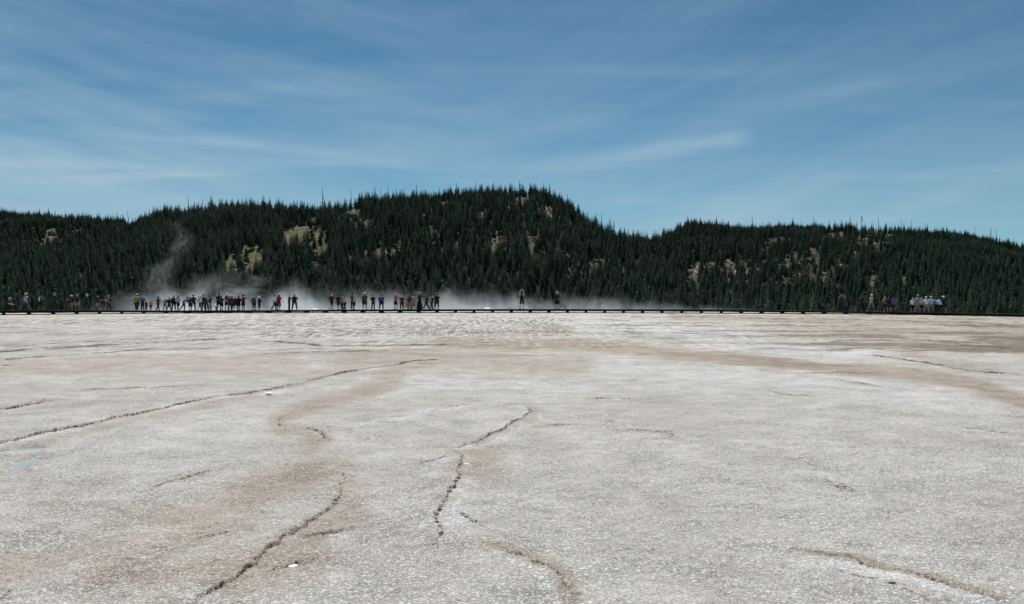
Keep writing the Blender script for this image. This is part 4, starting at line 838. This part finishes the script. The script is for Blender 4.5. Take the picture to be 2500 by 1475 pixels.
    if pack:
        m_ = MB(); c0 = J['wst'].lerp(J['nck'], .42)-Vector((0, 1, 0))*(.185*s*wd); u_ = uy
        m_.tube([c0-u_*.22*s, c0-u_*.19*s, c0, c0+u_*.17*s, c0+u_*.22*s], [(.09*s, .05*s), (.15*s, .095*s), (.155*s, .10*s), (.13*s, .08*s), (.06*s, .03*s)], 10, right=(1, 0, 0))
        for sx in (-1, 1): m_.tube([c0+u_*.17*s+Vector((sx*.09*s, .06*s, 0)), J['nck']+Vector((sx*.10*s, .0, -.02*s)), J['che']+Vector((sx*.11*s, .14*s, 0)), J['wst']+Vector((sx*.14*s, .04*s, .03*s))], [.02*s]*4, 5)
        m_.build('backpack', cm(C[pack]), r)
    if extra:
        kind, col = extra
        if kind == 'phone': 
            q = (J['La'][3]+J['Ra'][3])/2; m_ = MB(); m_.box(q+Vector((0, .02, .03)), (.15*s, .012, .08*s)); m_.build('camera_phone', cm(C[col]), r)
        if kind == 'bag':
            q = J['Ra'][3]; m_ = MB(); m_.tube([q+Vector((0, 0, -.36*s)), q+Vector((0, 0, -.33*s)), q+Vector((0, 0, -.14*s)), q+Vector((0, 0, -.06*s))], [(.12*s, .07*s), (.16*s, .09*s), (.13*s, .07*s), (.04*s, .02*s)], 10, right=(0, 1, 0)); m_.tube([q+Vector((0, 0, -.08*s)), q], [.012, .012], 5)
            tg_ = m_.build('bag', cm(C[col])); tg_.matrix_world = Matrix.Translation(r.location) @ Matrix.Rotation(R(face), 4, 'Z'); tag(tg_, extra_label.get((x, col), f'{col} bag hanging from a hand'), 'bag')
        if kind == 'sling':
            c0 = J['wst']+Vector((.20*s, -.05*s, .02*s)); m_ = MB(); m_.box(c0, (.10*s, .28*s, .26*s)); m_.build('shoulder_bag', cm(C[col]), r)
    PEOPLE.append(r); return r
extra_label = {(504, 'yellow'): 'pale yellow bag held at hip height in the crowd beside the wide legged trousers', (2262, 'white'): 'white bag hanging in the right hand group below the white shirts', (2273, 'cream'): 'cream white bag at the feet gap of the light blue shirt, right hand group', (2163, 'white'): 'small white bag held low by the blonde visitor at right', (1054, 'black'): 'black bag'}
r_ = -90; l_ = 90
person(14,731,.9,r_,'crouch','dark','s','trousers','dark','cap','lgrey','dk',None,'l',1,'person crouching at the far left end, dark clothes, bare arms reaching forward')
person(61,715,1.0,r_,'stride','lav','s','shorts','denim','cap','cream','gr',None,'m',1,'person striding right in a lavender shirt and pale cap, far left')
person(101,719,1.3,r_,'walk','dark','l','shorts','dark',None,'white','dk','white','m',1,'dark clothed walker with a small white pack, between the lavender shirt and the hooded one')
person(133,715,.8,r_,'walk','dark','l','trousers','dark','hood','grey','dk',None,'m',1,'walker in dark clothes with a raised grey hood, left end')
person(175,720,1.1,150,'phone','black','s','shorts','khaki','sun','cream','dk','dark','m',1.1,'person in sun hat, black top and khaki shorts, left half of a close pair')
person(188,719,.7,-150,'stand','dark','s','shorts','khaki','cap','lgrey','dk',None,'m',1,'person in pale cap and dark top, right one of the close pair at left')
person(211,718,1.2,r_,'walk','dark','l','trousers','dark','cap','cream','gr',None,'l',1,'dark walker in a cream cap leaning right, next to the two facing each other')
person(238,722,1.0,-75,'phone','dark','s','shorts','tan','sun','grey','br',None,'m',1,'person in grey sun hat and tan shorts reaching right to a partner')
person(266,722,1.0,80,'phone','grey','s','trousers','dark','cap','lgrey','br','black','l',1,'person in pale cap with black pack reaching left to the tan shorts')
person(334,717,1.0,15,'stride','lime','s','trousers','dark','cap','white','br','lime','l',1.25,'stout person in a lime yellow top and pack with white cap')
person(348,723,.6,-10,'rest','navy','s','trousers','dark','cap','lgrey','br','denim','l',1.1,'person in navy with a denim blue pack right beside the lime top')
person(357,735,1.4,-20,'stand','dark','s','trousers','dark','cap','white','br',None,'l',.95,'small child in dark clothes with a white cap beside the navy top')
person(368,733,.9,5,'walk','orange','s','shorts','dark',None,'white','dk',None,'l',1,'small child in a bright orange shirt and dark shorts')
person(386,724,1.1,-30,'walk','green','s','trousers','black','cap','teal','dk',None,'m',1,'person in dark green with a teal cap, legs crossed mid step')
person(403,730,1.3,30,'photo','grey','s','trousers','grey',None,'white','br',None,'m',.85,'slim grey clothed youth with hands at the face')
person(413,725,.8,-60,'walk','black','l','trousers','black',None,'white','dk','black','m',1.15,'dark stooped walker with a bulky black pack, right of the slim youth')
person(424,721,1.5,20,'stand','black','l','trousers','black',None,'white','dk','dark','l',1.1,'tall black clothed person behind the bulky black pack')
person(435,720,.9,-35,'rest','lgrey','s','shorts','black','cap','lgrey','br','lav','l',1,'person in a light grey shirt with lavender pack and dark shorts')
person(449,727,1.1,-70,'lean','lgrey','s','trousers','dark','sun','green','br','teal','l',.95,'person leaning forward in a pale shirt with a teal pack and green hat')
person(464,724,.7,-30,'akimbo','dark','s','shorts','dark',None,'white','dk','green','l',1,'dark clothed person with a green pack left of a taller one')
person(472,719,1.3,10,'akimbo','navy','s','shorts','dark',None,'white','dk',None,'m',1.05,'tall person in navy with one elbow out, before the bench')
person(488,721,1.0,-40,'walk','white','s','shorts','navy','cap','white','gr','lav','l',1,'person in white shirt and white cap with navy shorts by the bench')
person(497,720,1.4,0,'back','black','s','trousers','black',None,'white','dk',None,'m',1.05,'tall black clothed person between the white cap and the yellow bag')
person(504,726,1.7,10,'rest','dark','s','trousers','dark',None,'white','br',None,'l',.9,'smaller dark clothed person carrying the pale yellow bag',('bag','yellow'))
person(513,722,.8,r_,'phone','black','s','trousers','lgrey',None,'white','dk',None,'l',1,'person in black top and wide light grey trousers holding a phone out right',('phone','cream'))
person(535,716,1.2,10,'back','black','s','shorts','black',None,'white','dk',None,'d',1.2,'tallest black clothed person just right of the bench')
person(541,722,.6,-20,'rest','dark','s','shorts','black',None,'white','br','brown','m',1.05,'person with a brown pack in front of the tallest black clothed one')
person(555,710,1.1,0,'rest','white','s','shorts','black','sun','white','gr','purple','l',1.2,'tall person in a big white sun hat and white top with purple pack')
person(561,723,.5,10,'stand','maroon','s','trousers','dark',None,'white','dk',None,'m',1,'person in dark maroon in front of the big white sun hat')
person(567,722,1.3,-40,'rest','purple','s','shorts','dark',None,'white','rd+','maroon','l',1,'person with long red brown hair and a maroon pack')
person(575,723,.8,30,'rest','black','l','shorts','black','cap','lgrey','gr','black','l',1.1,'dark clothed person in a pale cap, left of a hunched pair')
person(583,721,1.2,-30,'rest','black','l','shorts','black',None,'white','dk',None,'m',1.15,'dark clothed bareheaded person, right of the hunched pair')
person(594,720,1.0,-40,'point','maroon','s','shorts','dark','cap','maroon','dk',None,'m',1.15,'person in a maroon shirt pointing right with one straight arm')
person(620,721,1.0,-20,'back','green','l','crop','dark','cap','grey','gr',None,'l',1.25,'broad dark coated person standing alone left of the white hood')
person(633,723,.9,-50,'rest','black','l','crop','dark','hood','white','bl',None,'l',1.05,'dark coated person with a white hood, head bowed')
person(670,719,1.1,-60,'walk','white','s','trousers','denim',None,'white','dk',None,'l',1,'dark haired person in a white shirt walking right')
person(676,721,1.5,-30,'stand','pink','s','skirt','maroon','hood','pink','br',None,'l',.9,'person in pink half hidden between white shirt and red coat')
person(681,717,.8,-35,'walk','red','s','dress','maroon','cap','white','br+',None,'l',1.05,'person in a long red coat and white cap')
person(706,719,1.0,-75,'photo','navy','s','trousers','navy',None,'white','gr',None,'l',1,'white haired person in navy holding up a camera',('phone','black'))
person(719,717,1.1,-170,'wide','black','l','trousers','black','cap','lgrey','dk',None,'m',1.1,'black clothed person in a pale cap standing legs apart')
person(810,716,.9,-40,'walk','maroon','s','shorts','dark',None,'white','gr+','maroon','l',1.05,'grey haired person in maroon with a pack, leftmost of the middle crowd')
person(826,718,1.1,-20,'walk','navy','s','shorts','dark','cap','navy','dk','navy','l',1.1,'walker in navy with a navy pack and one heel lifted')
person(835,718,1.6,-40,'photo','tan','l','trousers','dark','cap','brown','dk',None,'m',.95,'person in a tan shirt with raised hands behind the yellow brown pack')
person(842,721,.7,-30,'walk','cream','s','trousers','black',None,'white','br','tan','l',1,'person in cream with a yellow brown pack and black trousers')
person(861,714,1.5,-30,'stand','teal','s','trousers','dark',None,'white','dk',None,'m',1,'tall person in a teal shirt behind the white and pink shirt')
person(865,721,.8,-60,'phone','lav','s','shorts','black',None,'white','gr',None,'l',1,'person in a pale lilac shirt and black shorts holding a white hat out',('phone','white'))
person(890,714,1.0,0,'stand','olive','s','shorts','black','sun','white','br',None,'m',1.1,'person in a big white sun hat, olive top and black shorts')
person(911,719,1.1,-30,'akimbo','maroon','s','trousers','black','cap','tan','br','maroon','l',.95,'slim person in dark maroon and a tan cap standing alone')
person(931,718,.9,10,'rest','black','l','trousers','black',None,'white','dk','blue','l',1.3,'broad black clothed person with a small bright blue pack')
person(966,717,1.0,-30,'photo','salmon','s','shorts','navy','cap','cream','br',None,'l',1.05,'person in a coral red shirt and navy shorts photographing with raised arms',('phone','white'))
person(981,721,1.1,-10,'back','dark','s','trousers','black','cap','lgrey','gr',None,'m',1,'dark clothed person in a pale cap, hands behind the back')
person(1000,721,.9,0,'rest','maroon','s','trousers','rust',None,'white','dk+','maroon','l',.95,'person in maroon top and rust orange trousers')
person(1010,723,1.2,10,'rest','tan','s','dress','khaki','sun','cream','br',None,'l',.85,'slim person in a tan dress and cream hat')
person(1024,714,.8,-50,'point','black','l','gown','black','cap','cream','dk',None,'m',1.1,'person in a long black gown with a cream cap, arm stretched right')
person(1041,720,1.1,-70,'stride','black','s','trousers','black',None,'white','dk',None,'m',.95,'slim black clothed person striding right')
person(1054,716,.8,-45,'walk','lgrey','s','trousers','brown',None,'white','br+',None,'l',1,'long brown haired person in a light top with a black shoulder bag',('sling','black'))
person(1066,716,1.0,10,'back','black','s','crop','black','cap','grey','dk',None,'l',1.15,'black shirted person in a grey cap, rightmost of the middle crowd')
person(1274,712,.9,-10,'over','dark','n','shorts','dark',None,'white','dk','black','p',1,'lone person with both arms raised overhead',('phone','white'))
person(1360,709,1.0,-35,'photo','brown','s','shorts','black','sun','cream','br','black','l',1.05,'lone person in a wide cream sun hat with a black pack and bare legs',('phone','black'))
person(2053,717,.9,-60,'photo','navy','n','trousers','dark',None,'white','br',None,'l',1.15,'bare shouldered person in navy raising an arm, leftmost at right')
person(2104,720,1.0,-50,'photo','black','s','trousers','black',None,'white','dk',None,'m',1,'shadowed dark person with one pale forearm raised, right side')
person(2127,718,1.0,-150,'walk','lgrey','l','trousers','grey','cap','white','gr',None,'l',1.05,'walker in pale grey with a white cap, alone at right')
person(2163,725,1.1,0,'bow','tan','s','shorts','black',None,'white','bl+','black','l',1,'blonde person in a tan top bowing over, with black pack',('bag','white'))
person(2170,726,.7,-20,'bow','black','s','shorts','maroon',None,'white','br',None,'l',1,'dark clothed person right behind the blonde one')
person(2180,727,1.0,-10,'rest','blue','s','shorts','dark','cap','green','br',None,'l',1.05,'person in a bright blue shirt')
person(2228,727,1.0,10,'rest','white','s','shorts','black',None,'white','gr',None,'l',1.15,'person in a loose white shirt and black shorts, leftmost of the right hand group')
person(2241,720,1.2,-20,'stand','lgrey','s','trousers','tan','cap','peach','br','grey','l',1.05,'tall person in a tan cap and light grey shirt with a grey pack')
person(2250,727,.9,15,'rest','lav','s','shorts','dark',None,'white','gr',None,'l',1,'small person in lavender with a dark lower half, beside the tan cap')
person(2262,725,.8,-15,'bow','white','s','shorts','khaki','cap','white','gr',None,'l',1.2,'stout person in a white shirt and white cap bending forward',('bag','white'))
person(2273,723,1.2,-10,'rest','lblue','s','shorts','khaki','cap','cream','gr',None,'l',1.2,'person in a light blue shirt and cream cap',('bag','cream'))
person(2287,727,1.5,0,'bow','turq','s','trousers','dark',None,'white','dk',None,'l',1.1,'person in a turquoise shirt between light blue and white')
person(2296,727,.9,10,'bow','white','s','trousers','dark',None,'white','dk',None,'l',1.1,'person in a white shirt bending, right of the turquoise one')
person(2304,722,1.1,-30,'rest','dark','s','shorts','dark','sun','white','br',None,'l',1,'dark clothed person in a white hat, rightmost of all')
dg = bpy.context.evaluated_depsgraph_get(); dg.update()
for so_, r, skc_ in SKEL:
    me = bpy.data.meshes.new_from_object(so_.evaluated_get(dg)); me.name = 'body'; me.polygons.foreach_set('use_smooth', [True]*len(me.polygons))
    link('body', me, r, cm(skc_, 'skin')); bpy.data.objects.remove(so_)
# ------------------------------------------------------------------ steam behind the boardwalk
def steam(name, X0, X1, Y0, Y1, Z0, Z1, prof, dens, label, scale=.28, aniso=.35, col=(.78, .85, .91), thr=.0, plume=None):
    m = bpy.data.materials.new('steam'); m.use_nodes = True; t = m.node_tree; t.nodes.clear()
    o_ = N(t, 'ShaderNodeOutputMaterial'); pv = N(t, 'ShaderNodeVolumePrincipled'); pv.inputs['Color'].default_value = (*col, 1); pv.inputs['Anisotropy'].default_value = aniso
    L(t, pv.outputs[0], o_.inputs['Volume']); g = N(t, 'ShaderNodeNewGeometry'); sp = N(t, 'ShaderNodeSeparateXYZ'); L(t, g.outputs['Position'], sp.inputs[0])
    n = N(t, 'ShaderNodeTexNoise', inp={'Scale': scale, 'Detail': 6, 'Roughness': .66, 'Distortion': .9}); mp = N(t, 'ShaderNodeMapping'); mp.inputs['Scale'].default_value = (1, .6, 1.1); mp.inputs['Rotation'].default_value = (0, R(25), 0); L(t, g.outputs['Position'], mp.inputs[0]); L(t, mp.outputs[0], n.inputs['Vector'])
    if plume is None:
        fx = math_(t, 'DIVIDE', math_(t, 'SUBTRACT', sp.outputs[0], X0), X1-X0)
        h = math_(t, 'MULTIPLY', ramp(t, fx, [((p-X0)/(X1-X0), v/10) for p, v in prof]), 10)
        rel = math_(t, 'DIVIDE', math_(t, 'ADD', sp.outputs[2], .6), math_(t, 'ADD', h, .05))
        f = math_(t, 'SUBTRACT', 1.0, rel); f = math_(t, 'ADD', f, math_(t, 'MULTIPLY', math_(t, 'SUBTRACT', n.outputs[0], .51), 3.4))
        f = math_(t, 'MULTIPLY', math_(t, 'MAXIMUM', f, 0), .8); f = math_(t, 'MINIMUM', f, 1.0)
        f = math_(t, 'MULTIPLY', f, f)
        ye = math_(t, 'DIVIDE', math_(t, 'SUBTRACT', sp.outputs[1], Y0), Y1-Y0); f = math_(t, 'MULTIPLY', f, ramp(t, ye, [(0, 0), (.2, 1), (.7, 1), (1, 0)]))
        f = math_(t, 'MULTIPLY', f, ramp(t, fx, [((p-X0)/(X1-X0), v) for p, v in dens]))
        ed = ramp(t, math_(t, 'MULTIPLY', sp.outputs[2], 1.0/Z1), [(.75, 1), (1, 0)]); f = math_(t, 'MULTIPLY', f, ed)
    else:
        # a thin wandering ribbon: distance from a path x(z)
        fz = math_(t, 'DIVIDE', math_(t, 'SUBTRACT', sp.outputs[2], Z0), Z1-Z0)
        cx_ = math_(t, 'ADD', math_(t, 'MULTIPLY', ramp(t, fz, [(q, (v-X0)/(X1-X0)) for q, v, w, d in plume], 'B_SPLINE'), X1-X0), X0)
        wx = math_(t, 'MULTIPLY', ramp(t, fz, [(q, w/5) for q, v, w, d in plume]), 5)
        dx = math_(t, 'DIVIDE', math_(t, 'ABSOLUTE', math_(t, 'SUBTRACT', math_(t, 'ADD', sp.outputs[0], math_(t, 'MULTIPLY', math_(t, 'SUBTRACT', n.outputs[0], .5), 2.6)), cx_)), wx)
        n2 = N(t, 'ShaderNodeTexNoise', inp={'Scale': scale*2.2, 'Detail': 5, 'Roughness': .62, 'Distortion': 1.4}); L(t, g.outputs['Position'], n2.inputs['Vector'])
        f = math_(t, 'MAXIMUM', math_(t, 'SUBTRACT', 1.0, math_(t, 'MULTIPLY', dx, dx)), 0); f = math_(t, 'MULTIPLY', f, ramp(t, n2.outputs[0], [(.47, 0), (.62, 1)]))
        f = math_(t, 'MULTIPLY', f, ramp(t, fz, [(q, d) for q, v, w, d in plume]))
        ye = math_(t, 'DIVIDE', math_(t, 'SUBTRACT', sp.outputs[1], Y0), Y1-Y0); f = math_(t, 'MULTIPLY', f, ramp(t, ye, [(0, 0), (.4, 1), (.6, 1), (1, 0)]))
    L(t, math_(t, 'MULTIPLY', f, 0.18 if plume is None else .12), pv.inputs['Density'])
    mb = MB(); mb.box(((X1-X0)/2, (Y1-Y0)/2, (Z1-Z0)/2), (X1-X0, Y1-Y0, Z1-Z0)); o = mb.build(name, m, None, False); o.location = (X0, Y0, Z0); tag(o, label, 'steam', kind='stuff')
    return o
SD = 103.0
def sx_(p): return (p-1250)/F*SD
steam('steam_bank', sx_(230), sx_(2000), 95, 111, -1.2, 6.8,
      [(sx_(230), .3), (sx_(330), 3.2), (sx_(420), 3.6), (sx_(560), 5.0), (sx_(700), 3.9), (sx_(800), 3.5), (sx_(930), 2.9), (sx_(1085), 3.9), (sx_(1180), 3.0), (sx_(1400), 3.1), (sx_(1600), 2.1), (sx_(1800), .9), (sx_(2000), .15)],
      [(sx_(230), .0), (sx_(330), .45), (sx_(480), 1.0), (sx_(760), 1.0), (sx_(900), .7), (sx_(1100), .7), (sx_(1500), .55), (sx_(1750), .35), (sx_(2000), .15)],
      'low white steam drifting behind the boardwalk from left to centre', .21)
def pz(y): return (HOR-y)/F*SD+CAMH
steam('steam_plume', sx_(280), sx_(520), 100, 106, -.5, 12.2, None, None, 'thin steam wisp rising high in front of the left slope', .34, .35, (.84, .87, .90), 0,
      [(0.0, sx_(390), 3.6, .35), ((pz(700)+.5)/12.7, sx_(385), 2.6, .45), ((pz(660)+.5)/12.7, sx_(385), 1.9, .55), ((pz(630)+.5)/12.7, sx_(430), 1.3, .25), ((pz(600)+.5)/12.7, sx_(440), .8, .45), ((pz(575)+.5)/12.7, sx_(452), 1.1, .5), ((pz(550)+.5)/12.7, sx_(432), .6, .3), (.995, sx_(430), .3, 0)])

for o in COL.objects:
    if 'label' in o and len(o['label'].replace(',', ' ').split()) > 16: print('LONG', o['label'])
